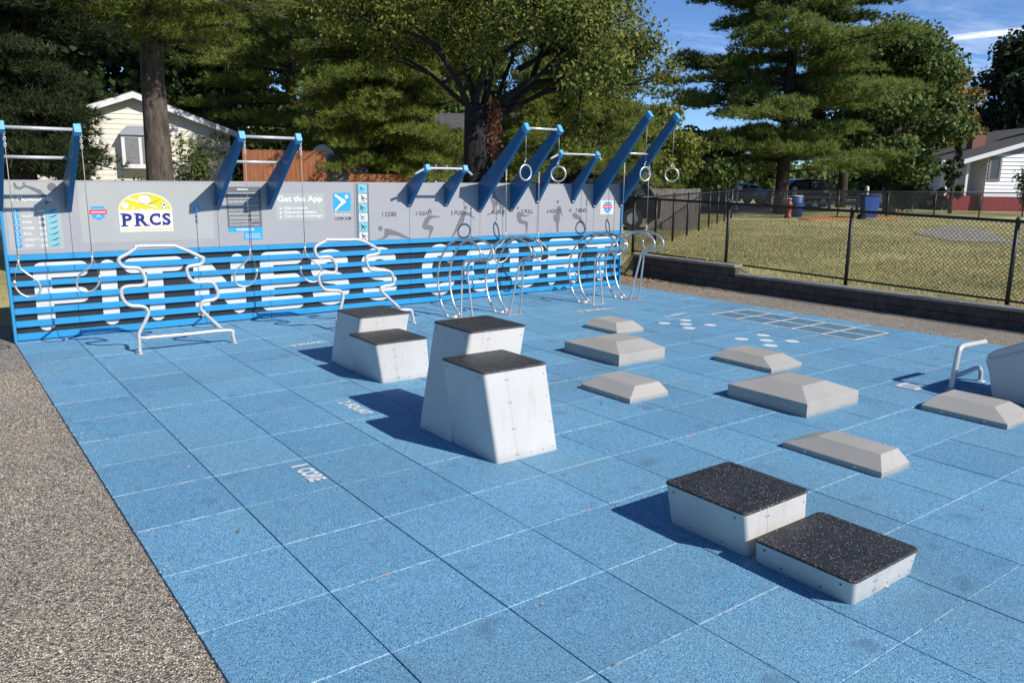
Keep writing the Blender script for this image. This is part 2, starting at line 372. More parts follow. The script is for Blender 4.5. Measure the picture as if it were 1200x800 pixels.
# measured outlines (metres on the wall plane)
FIGS = [[[4.164,1.182],0.037,[[4.234,1.18],[4.313,1.172],[4.475,1.115],[4.683,1.012],[4.583,1.021],[4.43,1.069],[4.311,1.082],[4.256,1.032],[4.202,1.019],[4.111,1.019],[4.118,1.03],[4.188,1.039],[4.225,1.075]]],[[5.017,1.433],0.028,[[4.993,1.355],[5.039,1.358],[5.201,1.341],[5.201,1.327],[5.073,1.32],[5.015,1.286],[4.98,1.218],[5.038,1.203],[5.088,1.185],[5.078,1.136],[5.036,1.068],[5.012,1.01],[4.989,1.015],[5.009,1.089],[5.014,1.138],[4.922,1.147],[4.881,1.171],[4.889,1.23],[4.936,1.317]]],[[5.687,1.469],0.03,[[5.619,1.398],[5.679,1.409],[5.753,1.387],[5.84,1.309],[5.864,1.278],[5.827,1.299],[5.728,1.351],[5.667,1.342],[5.631,1.252],[5.557,1.133],[5.436,1.011],[5.417,1.02],[5.473,1.115],[5.521,1.224],[5.582,1.334]]],[[6.24,1.702],0.026,[[6.156,1.625],[6.245,1.676],[6.336,1.583],[6.402,1.509],[6.39,1.437],[6.325,1.375],[6.345,1.437],[6.35,1.489],[6.285,1.521],[6.26,1.459],[6.248,1.377],[6.107,1.342],[6.095,1.354],[6.209,1.394],[6.208,1.501],[6.182,1.563]]],[[6.725,1.449],0.026,[[6.7,1.369],[6.761,1.394],[6.816,1.357],[6.912,1.323],[6.966,1.333],[6.972,1.318],[6.898,1.302],[6.803,1.308],[6.79,1.261],[6.859,1.239],[6.941,1.215],[6.948,1.162],[6.923,1.022],[6.904,1.023],[6.902,1.109],[6.882,1.174],[6.765,1.194],[6.723,1.242],[6.701,1.316]]],[[7.591,1.545],0.028,[[7.582,1.465],[7.655,1.475],[7.677,1.397],[7.704,1.309],[7.69,1.276],[7.667,1.353],[7.644,1.354],[7.647,1.243],[7.616,1.134],[7.625,1.027],[7.581,1.028],[7.569,1.135],[7.561,1.201],[7.532,1.202],[7.502,1.268],[7.494,1.323],[7.563,1.329],[7.561,1.399]]],[[7.883,1.394],0.028,[[7.924,1.327],[7.998,1.353],[8.075,1.313],[8.169,1.221],[8.219,1.118],[8.278,1.037],[8.247,1.031],[8.163,1.142],[8.094,1.216],[8.016,1.263],[8.033,1.235],[7.972,1.255]]]]
HAND = [[-0.449,1.815],[-0.434,1.756],[-0.383,1.744],[-0.339,1.773],[-0.308,1.763],[-0.238,1.72],[-0.188,1.684],[-0.145,1.574],[-0.098,1.61],[-0.135,1.684],[-0.183,1.744],[-0.264,1.78],[-0.326,1.797],[-0.333,1.828],[-0.354,1.828],[-0.352,1.792],[-0.387,1.773],[-0.415,1.787],[-0.427,1.827]]
HANDHEAD = [-0.066,1.776]
ICONFIG = [[3.456,1.689],[3.504,1.662],[3.611,1.599],[3.62,1.571],[3.528,1.509],[3.457,1.446],[3.444,1.465],[3.52,1.545],[3.551,1.575],[3.484,1.635],[3.445,1.663]]
ICONHEAD = [3.632,1.649]
FR1L = [[0.515,1.172],[0.491,1.153],[0.405,1.096],[0.32,1.052],[0.323,0.996],[0.378,0.953],[0.497,0.938],[0.545,0.879],[0.561,0.787],[0.527,0.749],[0.362,0.744],[0.311,0.699],[0.328,0.6],[0.39,0.538],[0.524,0.51],[0.565,0.448],[0.536,0.367],[0.457,0.225],[0.45,0.141],[0.447,-0.001]]
FR1R = [[0.515,1.172],[0.851,1.166],[0.928,1.146],[1.162,1.027],[1.183,0.975],[1.14,0.94],[1.025,0.925],[1.002,0.876],[1.024,0.798],[1.094,0.743],[1.258,0.732],[1.313,0.659],[1.325,0.58],[1.279,0.531],[1.162,0.518],[1.128,0.466],[1.154,0.394],[1.351,0.173]]
FR1B = [[0.452,0.166],[0.94,0.159],[1.427,0.153],[1.467,0.089],[1.484,-0.003]]
FR2L = [[2.705,1.163],[2.682,1.153],[2.539,1.075],[2.568,0.957],[2.72,0.95],[2.786,0.882],[2.806,0.806],[2.77,0.744],[2.61,0.748],[2.569,0.692],[2.593,0.605],[2.653,0.541],[2.843,0.511],[2.887,0.442],[2.847,0.291],[2.795,0.163],[2.793,0.086],[2.788,-0.047]]
FR2R = [[2.705,1.163],[2.969,1.153],[3.146,1.141],[3.378,1.028],[3.395,0.961],[3.248,0.935],[3.223,0.892],[3.245,0.814],[3.304,0.75],[3.539,0.725],[3.601,0.659],[3.618,0.567],[3.585,0.535],[3.459,0.521],[3.439,0.461],[3.701,0.216]]
FR2B = [[2.796,0.185],[3.338,0.18],[3.824,0.182],[3.889,0.117],[3.913,0.003]]
# ---------------------------------------------------------------- ground
T = .6096; YW = 8.042; LX, RX = -T, 15*T
def smooth01(t): t = np.clip(t, 0, 1); return t*t*(3-2*t)
def ground_h(x, y):
    x = np.asarray(x, float); y = np.asarray(y, float)
    right = (x > 10.53)
    h = np.where(right, .27+.15*smooth01((y-6.3)/.25)*(1-smooth01((x-12)/8))+.02*smooth01((x-11)/10), -.05)
    beh = smooth01((y-9.0)/3.5)*.34-.03
    h = np.where(~right & (y > 8.3), beh, h)
    h = np.where(right & (y > 9.2), .29*smooth01((y-9.2)/2+(x-10.53)/1.2)+.0, h)
    return h
xs = np.concatenate([[-900, -300, -100, -50], np.arange(-30, 10.5, 1.5), [10.5, 10.56], np.arange(11, 20, .6), np.arange(20, 80, 3), [100, 200, 400, 900]])
ys = np.concatenate([[-900, -300, -100, -40], np.arange(-20, 6, 1.5), np.arange(6, 13, .35), np.arange(13, 20, 1), np.arange(20, 80, 3), [100, 200, 400, 900]])
XX, YY = np.meshgrid(xs, ys); ZZ = ground_h(XX, YY)
nx, ny = len(xs), len(ys); idx = np.arange(nx*ny).reshape(ny, nx)
FF = np.stack([idx[:-1, :-1], idx[:-1, 1:], idx[1:, 1:], idx[1:, :-1]], -1).reshape(-1, 4)
struct(mesh_np('lawn', np.stack([XX, YY, ZZ], -1).reshape(-1, 3), FF, M['lawn'], smooth=True))
struct(MB().box(-9, 10.50, -12, 9.4, -.3, -.014).build('gravel_surround', M['gravel']))
# court: bevelled rubber tiles with real joints
V = []; F = []
for ix in range(-1, 15):
    for iy in range(-16, 14):
        x0, x1 = ix*T, (ix+1)*T; y0, y1 = iy*T, min((iy+1)*T, YW)
        g = .0011; b = .004; h = random.uniform(-.0012, .0012); t1, t2 = random.uniform(-.001, .001), random.uniform(-.001, .001)
        n = len(V)
        for (a, c, d, z) in ((g, g, 0, -.010), (b, b, 0, 0)):
            V += [(x0+a, y0+c, z and z or h+t1), (x1-a, y0+c, z and z or h+t2), (x1-a, y1-c, z and z or h-t1), (x0+a, y1-c, z and z or h-t2)]
        F += [(n+4, n+5, n+6, n+7)]+[(n+i, n+(i+1) % 4, n+4+(i+1) % 4, n+4+i) for i in range(4)]
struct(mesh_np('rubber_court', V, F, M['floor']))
struct(MB().box(LX+.002, RX-.002, -16*T, YW, -.0135, -.0085).build('court_underlay', M['black']))

# painted markings on the court
def floor_text(s, fn, w, h, label):
    root = thing('floor_lettering', label, 'floor lettering', (0, 0, 0), 0, 'painted words on the blue court'); a, b_ = s.split(' ')
    wa = w*(.085 if a == '1' else .12); wb = w*(.80 if len(s) > 6 else .76)
    mb = MB(); text_on(mb, a, fn, wa, h, .05); mb.build('numeral', M['mark'], root)
    mb = MB(); text_on(mb, b_, lambda u, v: fn(u+w-wb, v), wb, h, .055); mb.build('word', M['mark'], root); return root
floor_text('1 CORE', lambda u, v: (.474+v, 2.315-u, .0035), .345, .120, 'white 1 CORE lettering on the blue tiles nearest the left gravel')
floor_text('2 SQUAT', lambda u, v: (1.400+v, 3.59-u, .0035), .46, .120, 'white 2 SQUAT lettering beside the shadow of the tall box pair')
floor_text('3 STATIC', lambda u, v: (1.965+u, 6.03+v+.05*u, .0035), .40, .10, 'small worn white lettering by the shadow of the farther box pair')
floor_text('5 PULL', lambda u, v: (6.40+u, 6.02+v, .0035), .62, .11, 'worn white lettering in front of the right hand hoop frames')
floor_text('6 AGILITY', lambda u, v: (7.18+u*.98, 5.02+v+u*.12, .0035), .55, .10, 'worn white lettering between the white dots and the hopscotch grid')
hm = MB()
x0, x1, y0, y1 = 7.90, 8.72, 2.57, 4.83; lw = .035
def bar(mb, ax, ay, bx, by, w, z=.0035):
    d = Vector((bx-ax, by-ay)); n = Vector((-d.y, d.x)).normalized()*w/2
    mb.add([(ax-n.x, ay-n.y, z), (bx-n.x, by-n.y, z), (bx+n.x, by+n.y, z), (ax+n.x, ay+n.y, z)], [(0, 1, 2, 3)])
root = thing('agility_ladder_grid', 'white ladder grid of ten squares painted on the court near the gravel strip', 'floor marking', (x0, y0, 0))
for k in range(6): bar(hm, 0, k*(y1-y0)/5, x1-x0, k*(y1-y0)/5, lw, .0045)
for k in range(3): bar(hm, k*(x1-x0)/2, 0, k*(x1-x0)/2, y1-y0, lw, .0055)
hm.build('grid_lines', M['mark'], root)
fm = MB(); fm.add([(0, 0, .0030), (x1-x0, 0, .0030), (x1-x0, y1-y0, .0030), (0, y1-y0, .0030)], [(0, 1, 2, 3)]); fm.build('grid_fill', M['mark_dim'], root)
dot = None; names = ['left', 'back', 'middle', 'front', 'right']
dots = [((6.76, 4.70), 'white dot at the left of the farther dot cross'), ((7.19, 4.70), 'white dot at the wall end of the farther dot cross'), ((6.96, 4.49), 'white dot in the middle of the farther dot cross'), ((6.77, 4.27), 'white dot at the camera end of the farther dot cross'), ((7.19, 4.26), 'white dot at the right of the farther dot cross'),
        ((6.75, 3.40), 'white dot at the left of the nearer dot cross'), ((7.19, 3.40), 'white dot at the wall end of the nearer dot cross'), ((6.94, 3.17), 'white dot in the middle of the nearer dot cross'), ((6.72, 2.95), 'white dot at the camera end of the nearer dot cross'), ((7.17, 2.96), 'white dot at the right of the nearer dot cross')]
for (x, y), lb in dots:
    if dot is None:
        m_ = MB(); n = 28; m_.add([(0, 0, 0)]+[(.085*math.cos(2*math.pi*i/n), .085*math.sin(2*math.pi*i/n), 0) for i in range(n)], [(0, i+1, (i+1) % n+1) for i in range(n)])
        dot = m_.build('floor_dot', M['mark']); d = dot
    else: d = dot.copy(); COL.objects.link(d)
    d.location = (x, y, .0036); tag(d, lb, 'floor dot', 'white balance dots painted on the court')

# ---------------------------------------------------------------- plyometric boxes
def rrect(x0, x1, y0, y1, r, z, n=5):
    out = []
    for cx, cy, a0 in ((x1-r, y0+r, -90), (x1-r, y1-r, 0), (x0+r, y1-r, 90), (x0+r, y0+r, 180)):
        for i in range(n+1):
            a = R_(a0+90*i/n); out.append((cx+r*math.cos(a), cy+r*math.sin(a), z))
    return out
def loft(mb, rings, smooth=True):
    n = len(rings[0]); vs = [p for r in rings for p in r]
    fs = [(i*n+k, i*n+(k+1) % n, (i+1)*n+(k+1) % n, (i+1)*n+k) for i in range(len(rings)-1) for k in range(n)]
    mb.add(vs, fs, smooth); mb.add(rings[-1], [tuple(range(n))]); mb.add(rings[0], [tuple(reversed(range(n)))])
def jump_box(bot, top, h, label, seamf=.33):
    bx0, bx1, by0, by1 = bot; tx0, tx1, ty0, ty1 = top
    root = thing('plyometric_box', label, 'jump box', ((bx0+bx1)/2, (by0+by1)/2, 0), 0, 'white plyometric boxes with black rubber tops')
    ox, oy = root.location.x, root.location.y
    S = lambda r: [(x-ox, y-oy, z) for x, y, z in r]
    zt = h-.012
    mb = MB(); loft(mb, [S(rrect(*bot, .03, 0)), S(rrect(*top, .03, zt))])
    mb.cur = 1
    def pt(u, z, face):
        t = z/zt; L = lambda a, b: a+(b-a)*t
        if face == 'y': X0, X1, Y = L(bx0, tx0), L(bx1, tx1), L(by0, ty0); return Vector((X0+(X1-X0)*u-ox, Y-oy-.0012, z))
        Y0, Y1, X = L(by0, ty0), L(by1, ty1), L(bx0, tx0); return Vector((X-ox-.0012, Y0+(Y1-Y0)*u-oy, z))
    # screws and the butt seam of the moulded panels
    def screw(face, u, z, r=.0045):
        c = pt(u, z, face); a = pt(u+.02, z, face)-c; a.normalize(); b = (pt(u, z+.01, face)-c).normalized(); n = 8
        mb.add([c]+[c+(a*math.cos(2*math.pi*i/n)+b*math.sin(2*math.pi*i/n))*r for i in range(n)], [(0, i+1, (i+1) % n+1) for i in range(n)])
    zs = [.03, zt-.05] if h < .3 else [.035, zt*.35, zt*.65, zt-.06]
    for z in zs:
        for u in (seamf-.02, seamf+.02): screw('y', u, z)
        screw('y', .92, z)
    for u in (.55, .75): screw('y', u, .03)
    for u in (.12, .88): screw('x', u, zt-.035, .007)
    for u in (.3, .7): screw('x', u, .03, .006)
    mb.cur = 2
    p = [pt(seamf-.0015, .004, 'y'), pt(seamf+.0015, .004, 'y'), pt(seamf+.0015, zt-.004, 'y'), pt(seamf-.0015, zt-.004, 'y')]
    mb.add([(q.x, q.y+.0006, q.z) for q in p], [(0, 1, 2, 3)])
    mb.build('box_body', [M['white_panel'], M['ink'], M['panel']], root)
    cb = MB(); e = .004
    T_ = (tx0-e, tx1+e, ty0-e, ty1+e)
    loft(cb, [S(rrect(*T_, .035, zt)), S(rrect(*T_, .035, h-.003)), S(rrect(tx0-e+.003, tx1+e-.003, ty0-e+.003, ty1+e-.003, .033, h))])
    cb.build('rubber_top', M['rubber'], root)
jump_box((1.935, 2.49, -.925, -.370), (1.880, 2.475, -.953, -.400), .150, 'lowest white box with black speckled top, nearest the camera')
jump_box((1.935, 2.47, -.330, .215), (1.862, 2.425, -.350, .205), .270, 'low white box standing directly behind the lowest box')
jump_box((1.660, 2.211, 1.550, 2.129), (1.585, 2.138, 1.612, 2.159), .650, 'large near white box of the tallest pair, one step lower')
jump_box((1.650, 2.20, 2.135, 2.616), (1.850, 2.375, 2.165, 2.705), .815, 'tallest white box, behind the large near box')
jump_box((2.030, 2.57, 3.955, 4.575), (1.955, 2.522, 3.930, 4.520), .401, 'front lower white box of the pair before the zigzag frames')
jump_box((2.030, 2.60, 4.59, 5.149), (2.115, 2.680, 4.550, 5.130), .548, 'back higher white box of the pair before the zigzag frames')

def step_block(bot, rim, top, h, label):
    bx0, bx1, by0, by1 = bot
    cx, cy = (bx0+bx1)/2, (by0+by1)/2
    root = thing('step_block', label, 'step block', (cx, cy, 0), 0, 'grey sloped step blocks on the court')
    mb = MB(); R = lambda b, z: [(b[0]-cx, b[2]-cy, z), (b[1]-cx, b[2]-cy, z), (b[1]-cx, b[3]-cy, z), (b[0]-cx, b[3]-cy, z)]
    loft(mb, [R(bot, 0), R(bot, rim), R(top, h)], False)
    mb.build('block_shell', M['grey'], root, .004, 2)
    L = by1-by0
    for u in (.25, .75):
        s_ = MB(); s_.tube([(bx0-cx-.006, by0-cy+L*u, rim*.55), (bx0-cx+.01, by0-cy+L*u, rim*.55)], .008, 10); s_.build('bolt', M['steel'], root)
step_block((3.50, 3.99, 2.105, 2.760), .045, (3.66, 3.97, 2.205, 2.68), .12, 'half step block nearest the tallest white box')
step_block((4.42, 5.125, 3.19, 4.08), .125, (4.63, 5.03, 3.46, 3.81), .20, 'full pyramid step block in the farther left group')
step_block((5.62, 6.10, 4.46, 5.08), .045, (5.76, 6.07, 4.63, 5.05), .12, 'smallest looking half step block, farthest from the camera')
step_block((5.53, 6.06, 2.09, 2.835), .045, (5.66, 6.01, 2.30, 2.79), .12, 'half step block between the big pyramid block and the white dots')
step_block((4.43, 5.22, .96, 1.78), .120, (4.65, 5.01, 1.165, 1.55), .20, 'largest looking full pyramid step block right of the white boxes')
step_block((3.62, 3.985, -.14, .63), .042, (3.745, 3.975, -.055, .43), .12, 'half step block right behind the low white box pair')
step_block((5.50, 6.02, -.163, .535), .045, (5.68, 5.98, .02, .485), .12, 'half step block at the right edge before the curved bench')

# ---------------------------------------------------------------- the training wall
wall = thing('fitness_wall', 'long grey graphic wall with blue slats over black and white lettering', 'fitness wall', ((LX+RX)/2, YW+.08, 0))
WX, WY = wall.location.x, wall.location.y
def wp(x, y, z): return (x-WX, y-WY, z)
def wbox(mb, x0, x1, y0, y1, z0, z1): return mb.box(x0-WX, x1-WX, y0-WY, y1-WY, z0, z1)
JX = [LX, .085, 1.80, 3.755, 4.66, 5.96, 7.14, 8.44, RX]
mb = MB()
for a, b in zip(JX[:-1], JX[1:]):
    wbox(mb, a+.0015, b-.0015, YW, YW+.06, 1.008, 1.8544)
mb.build('upper_panel', M['panel'], wall, .003, 1)
mb = MB()
for x in JX:
    for z in (1.04, 1.24, 1.44, 1.64, 1.825):
        for dx in (-.022, .022):
            if LX+.01 < x+dx < RX-.01: mb.add([wp(x+dx, YW-.0035, z)]+[wp(x+dx+.006*math.cos(q*.785), YW-.0035, z+.006*math.sin(q*.785)) for q in range(8)], [(0, q+1, (q+1) % 8+1) for q in range(8)])
rv = mb.build('rivets', M['steel'], wall)
wbox(MB(), LX+.03, RX-.03, YW+.035, YW+.075, 0, 1.007).build('lower_backing', M['black'], wall)
for k, (a, b) in enumerate([(.942, 1.006), (.800, .868), (.640, .703), (.472, .540), (.316, .386), (.165, .238), (.010, .088)]):
    mb = MB()
    for p, q in ((LX+.032, .085), (.085, 2.45), (2.45, 4.66), (4.66, 7.14), (7.14, RX-.032)):
        wbox(mb, p+.0015, q-.0015, YW-.008, YW+.034, a, b)
    mb.build('slat', M['slat'], wall, .003, 1)
for nm, x in (('end_frame', LX), ('end_frame', RX-.03)):
    wbox(MB(), x, x+.03, YW-.03, YW+.09, 0, 1.8544 if x > 0 else 1.8544).build(nm, M['slat'], wall, .003, 1)
wbox(MB(), LX+.03, RX-.03, YW+.078, YW+.12, .0, 1.84).build('back_sheet', M['dgrey'], wall)
# big letters behind the slats : thick round stroked glyphs
def stroke(mb, pts, w, y, closed=False):
    """flat thick polyline with round ends in the x-z plane"""
    P = [Vector(p) for p in pts]; r = w/2; n = 14; dy = .0
    segs = list(zip(P, P[1:]+([P[0]] if closed else [])))
    if not closed: segs = list(zip(P[:-1], P[1:]))
    for i, (a, b) in enumerate(segs):
        d = (b-a).normalized(); nn = Vector((-d.y, d.x))*r; yy = y-dy; dy += .00008
        mb.add([wp(p.x, yy, p.y) for p in (a-nn, b-nn, b+nn, a+nn)], [(0, 1, 2, 3)])
    for p in P:
        yy = y-dy; dy += .00008
        mb.add([wp(p.x, yy, p.y)]+[wp(p.x+r*math.cos(2*math.pi*i/n), yy, p.y+r*math.sin(2*math.pi*i/n)) for i in range(n)], [(0, i+1, (i+1) % n+1) for i in range(n)])
def arc(cx, cz, rx, rz, a0, a1, n=10): return [(cx+rx*math.cos(R_(a0+(a1-a0)*i/n)), cz+rz*math.sin(R_(a0+(a1-a0)*i/n))) for i in range(n+1)]
sw = .185; h0, h1 = .19, .815; hm_ = .5
def S_(x0, x1):
    cx = (x0+x1)/2; rx = (x1-x0)/2-sw/2
    return arc(cx, .66, rx, .155, 25, 270, 14)[:-1]+arc(cx, .345, rx, .155, 90, -155, 14)
G = [('F', [[(-.255, h0), (-.255, h1), (.15, h1)], [(-.255, .50), (.13, .50)]]),
     ('I', [[(.45, h0), (.45, h1)]]),
     ('T', [[(.72, h1), (1.25, h1)], [(.985, h1), (.985, h0)]]),
     ('N', [[(1.55, h0), (1.55, h1), (2.03, h0), (2.03, h1)]]),
     ('E', [[(2.85, h1), (2.43, h1), (2.43, h0), (2.86, h0)], [(2.43, hm_), (2.82, hm_)]]),
     ('S', [S_(3.06, 3.66)]), ('S', [S_(3.85, 4.45)]),
     ('C', [arc(5.21, .50, .235, .315, 38, 322, 22)]),
     ('O', [arc(6.01, .50, .245, .315, 0, 360, 28)]),
     ('U', [[(6.69, h1), (6.69, .42)]+arc(6.935, .42, .245, .235, 180, 360, 12)+[(7.18, h1)]]),
     ('R', [[(7.52, h0), (7.52, h1), (7.88, h1)]+arc(7.88, .655, .165, .16, 90, -90, 8)+[(7.55, .495)], [(7.85, .495), (8.05, h0)]]),
     ('T', [[(8.37, h1), (8.98, h1)], [(8.68, h1), (8.68, h0)]])]
for ch, st in G:
    mb = MB(); yy = YW+.0335
    for s_ in st: stroke(mb, s_, sw, yy); yy -= .003 if len(st) > 1 else 0
    mb.build('letter', M['palewhite'], wall)

# flat prints
def pr_rect(mb, x0, x1, z0, z1, y=.002):
    mb.add([wp(x0, YW-y, z0), wp(x1, YW-y, z0), wp(x1, YW-y, z1), wp(x0, YW-y, z1)], [(0, 1, 2, 3)]); return mb
def pr_poly(mb, pts, y=.003):
    tri = tessellate_polygon([[Vector((p[0], p[1], 0)) for p in pts]])
    mb.add([wp(p[0], YW-y, p[1]) for p in pts], [tuple(t) for t in tri]); return mb
def pr_disc(mb, cx, cz, rx, rz=None, y=.003, a0=0, a1=360, n=28):
    rz = rz or rx; return pr_poly(mb, arc(cx, cz, rx, rz, a0, a1, n)[:-1] if a1-a0 == 360 else arc(cx, cz, rx, rz, a0, a1, n), y)
def pr_round(mb, x0, x1, z0, z1, r, y=.003):
    return pr_poly(mb, [(p[0], p[1]) for p in rrect(x0, x1, z0, z1, r, 0)], y)
def pr_text(mb, s, x, z, w, h, y=.004, bold=0.0):
    text_on(mb, s, lambda u, v: wp(x+u, YW-y, z+v), w, h, bold); return mb
pr_rect(MB(), .195, 1.74, 1.116, 1.834, .0012).build('pale_print_field', M['panel_pale'], wall)
pr_rect(MB(), -.545, .0, 1.06, 1.835, .0012).build('pale_print_field', M['panel_pale'], wall)
pr_rect(MB(), 2.585, 3.29, 1.33, 1.70, .0012).build('pale_print_field', M['panel_pale'], wall)
b = MB(); pr_poly(b, HAND, .002); pr_disc(b, HANDHEAD[0], HANDHEAD[1], .048, y=.002); b.build('hand_pictogram', M['figure'], wall)
b = MB(); pr_text(b, '7 Movements', -.486, 1.615, .41, .068, bold=.03); b.build('title_lettering', M['white'], wall)
words = ['CORE', 'SQUAT', 'PUSH', 'LUNGE', 'PULL', 'AGILITY', 'BEND']
b1, b2, b3, b4 = MB(), MB(), MB(), MB()
for i, wd in enumerate(words):
    z = 1.512-i*.0665
    pr_rect(b1, -.492, -.425, z-.024, z+.024, .003)
    pr_text(b2, str(i+1), -.468, z-.014, .018, .028, .004, .02)
    pr_text(b2, wd, -.395, z-.016, .022*len(wd), .032, .004, .03)
    pr_rect(b3, -.155, -.03, z-.026, z+.026, .003)
    for q in range(3):
        xx = -.235+q*.024; pr_poly(b2, [(xx, z-.02), (xx+.02, z-.02), (xx+.012, z+.022)], .004)
    pr_poly(b4, [(-.14, z-.016), (-.09, z-.004), (-.05, z+.016), (-.045, z+.008), (-.085, z-.014)], .004)
b1.build('number_block', M['blueprint'], wall); b2.build('list_lettering', M['white'], wall)
b3.build('exercise_picture', M['teal'], wall); b4.build('exercise_figure', M['ink'], wall)
def badge(cx, cz, w, h):
    a = MB(); pr_poly(a, [(cx-w*.38, cz+h*.5), (cx+w*.38, cz+h*.5), (cx+w*.38, cz+.1*h), (cx+w*.36, cz-.28*h), (cx, cz-.5*h), (cx-w*.36, cz-.28*h), (cx-w*.38, cz+.1*h)], .003)
    o = a.build('badge', M['blueprint'], wall)
    a = MB(); pr_rect(a, cx-w*.5, cx+w*.5, cz-.05*h, cz+.26*h, .004); a.build('badge_band', M['red'], o)
    a = MB(); pr_rect(a, cx-w*.42, cx+w*.42, cz+.06*h, cz+.12*h, .005); pr_rect(a, cx-w*.34, cx+w*.34, cz+.29*h, cz+.31*h, .005); pr_poly(a, [(cx-w*.2, cz-.3*h), (cx, cz-.12*h), (cx+w*.2, cz-.3*h), (cx, cz-.2*h)], .005); a.build('badge_print', M['white'], o)
badge(.395, 1.466, .19, .165)
pr_rect(MB(), 8.60, 8.93, 1.31, 1.56, .0012).build('pale_print_field', M['palewhite'], wall)
badge(8.776, 1.43, .22, .20)
# park agency emblem
a = MB(); pr_poly(a, [(.622, 1.236), (1.240, 1.232), (1.240, 1.50)]+arc(.930, 1.50, .310, .212, 0, 180, 22)[1:], .0022); emb = a.build('emblem', M['white'], wall)
a = MB(); pr_poly(a, arc(.930, 1.502, .298, .198, 0, 180, 22), .0030); a.build('emblem_arch', M['yellow'], emb)
a = MB(); pr_disc(a, .925, 1.628, .075, .055, .0036); pr_poly(a, [(.715, 1.640), (.730, 1.655), (1.075, 1.535), (1.068, 1.520)], .0040); pr_disc(a, .700, 1.557, .040, .036, .0040)
pr_disc(a, .786, 1.528, .017, .016, .0040); pr_disc(a, 1.150, 1.558, .040, .037, .0040); pr_poly(a, [(.86, 1.525), (.93, 1.50), (1.02, 1.52), (.98, 1.49), (.90, 1.485)], .0040); a.build('emblem_ball', M['white'], emb)
a = MB(); pr_disc(a, 1.150, 1.560, .013, .012, .0046)
for q in range(5): pr_disc(a, 1.150+.034*math.cos(q*1.2566+.3), 1.558+.031*math.sin(q*1.2566+.3), .007, .007, .0046)
for q in range(14):
    t0 = q*math.pi*2/14; bx_, bz_ = .925+.077*math.cos(t0), 1.628+.057*math.sin(t0); bx2, bz2 = .925+.077*math.cos(t0+.45), 1.628+.057*math.sin(t0+.45)
    pr_poly(a, [(bx_, bz_), (bx2, bz2), (bx2+.002, bz2+.003), (bx_+.002, bz_+.003)], .0046)
pr_poly(a, [(.96, 1.565), (1.09, 1.625), (1.092, 1.621), (.965, 1.56)], .0046); a.build('emblem_line', M['ink'], emb)
def serif(mb, x0, x1, z0, ch):
    V, F = text_geo(ch, .035); mx = V.max(0); w_ = x1-x0; h_ = .150
    mb.add([wp(x0+v[0]/mx[0]*w_, YW-.0046, z0+v[1]/mx[1]*h_) for v in V], F)
a = MB()
for ch, p, q in (('P', .655, .765), ('R', .805, .945), ('C', .965, 1.095), ('S', 1.115, 1.215)): serif(a, p, q, 1.308, ch)
for p, q, z in ((.635, .715, 1.302), (.635, .70, 1.446), (.785, .862, 1.302), (.785, .85, 1.446), (.90, .965, 1.302)): pr_rect(a, p, q, z, z+.016, .0052)
pr_rect(a, 1.074, 1.088, 1.40, 1.458, .0052); pr_rect(a, 1.196, 1.208, 1.405, 1.455, .0052); pr_rect(a, 1.117, 1.129, 1.305, 1.350, .0052)
a.build('emblem_lettering', M['navyink'], emb)
a = MB(); pr_text(a, 'COUNTY PARKS & RECREATION', .640, 1.248, .585, .032, .0046, .01); a.build('emblem_small_lettering', M['yellow'], emb)
a = MB(); pr_poly(a, [(1.50, 1.46), (1.575, 1.46), (1.575, 1.545), (1.50, 1.545)], .003); a.build('small_icon', M['blueprint'], wall)
a = MB(); pr_poly(a, [(1.51, 1.47), (1.54, 1.50), (1.515, 1.535), (1.565, 1.505), (1.53, 1.465)], .004); a.build('small_icon_figure', M['white'], wall)
# rules notice
a = MB(); pr_rect(a, 1.925, 2.385, 1.255, 1.785, .0025); nt_ = a.build('rules_notice', M['dgrey'], wall)
a = MB(); pr_rect(a, 1.927, 2.387, 1.197, 1.253, .0025); pr_rect(a, 2.13, 2.385, 1.085, 1.197, .0025); a.build('warning_band', M['blueprint'], nt_)
a = MB(); pr_text(a, 'WARNING', 2.03, 1.207, .24, .034, .004, .03); a.build('warning_lettering', M['white'], nt_)
a = MB(); z = 1.70
pr_rect(a, 2.07, 2.22, 1.742, 1.760, .0035)
while z > 1.275:
    for ln in range(random.choice((2, 2, 3))):
        x = 1.95
        xe = 2.35 if random.random() < .75 else random.uniform(2.1, 2.3)
        while x < xe:
            wl = random.uniform(.012, .035); pr_rect(a, x, min(x+wl, xe), z, z+.0065, .0035); x += wl+.006
        z -= .0145
        if z < 1.275: break
    z -= .013
for z in (1.165, 1.150, 1.135, 1.120, 1.105):
    x = 2.15
    while x < 2.34: wl = random.uniform(.012, .03); pr_rect(a, x, x+wl, z, z+.006, .0035); x += wl+.006
a.build('notice_text_lines', M['palewhite'], nt_)
a = MB(); pr_text(a, 'Get the App', 2.612, 1.560, .645, .105, .003, .035)
for i, s_ in enumerate(('Get a coach', 'Discover videos', 'Take the challenge')):
    z = 1.482-i*.058; pr_disc(a, 2.648, z+.014, .014, .016, .003); pr_text(a, s_, 2.70, z, .031*len(s_), .038, .003, .03)
pr_text(a, 'Fitness Court', 3.448, 1.382, .24, .028, .003, .03); a.build('app_lettering', M['white'], wall)
a = MB(); pr_round(a, 3.425, 3.695, 1.447, 1.707, .03, .003); ic = a.build('app_icon', M['blueprint'], wall)
a = MB(); pr_poly(a, ICONFIG, .004); pr_disc(a, ICONHEAD[0], ICONHEAD[1], .028, y=.004); a.build('app_icon_figure', M['white'], ic)
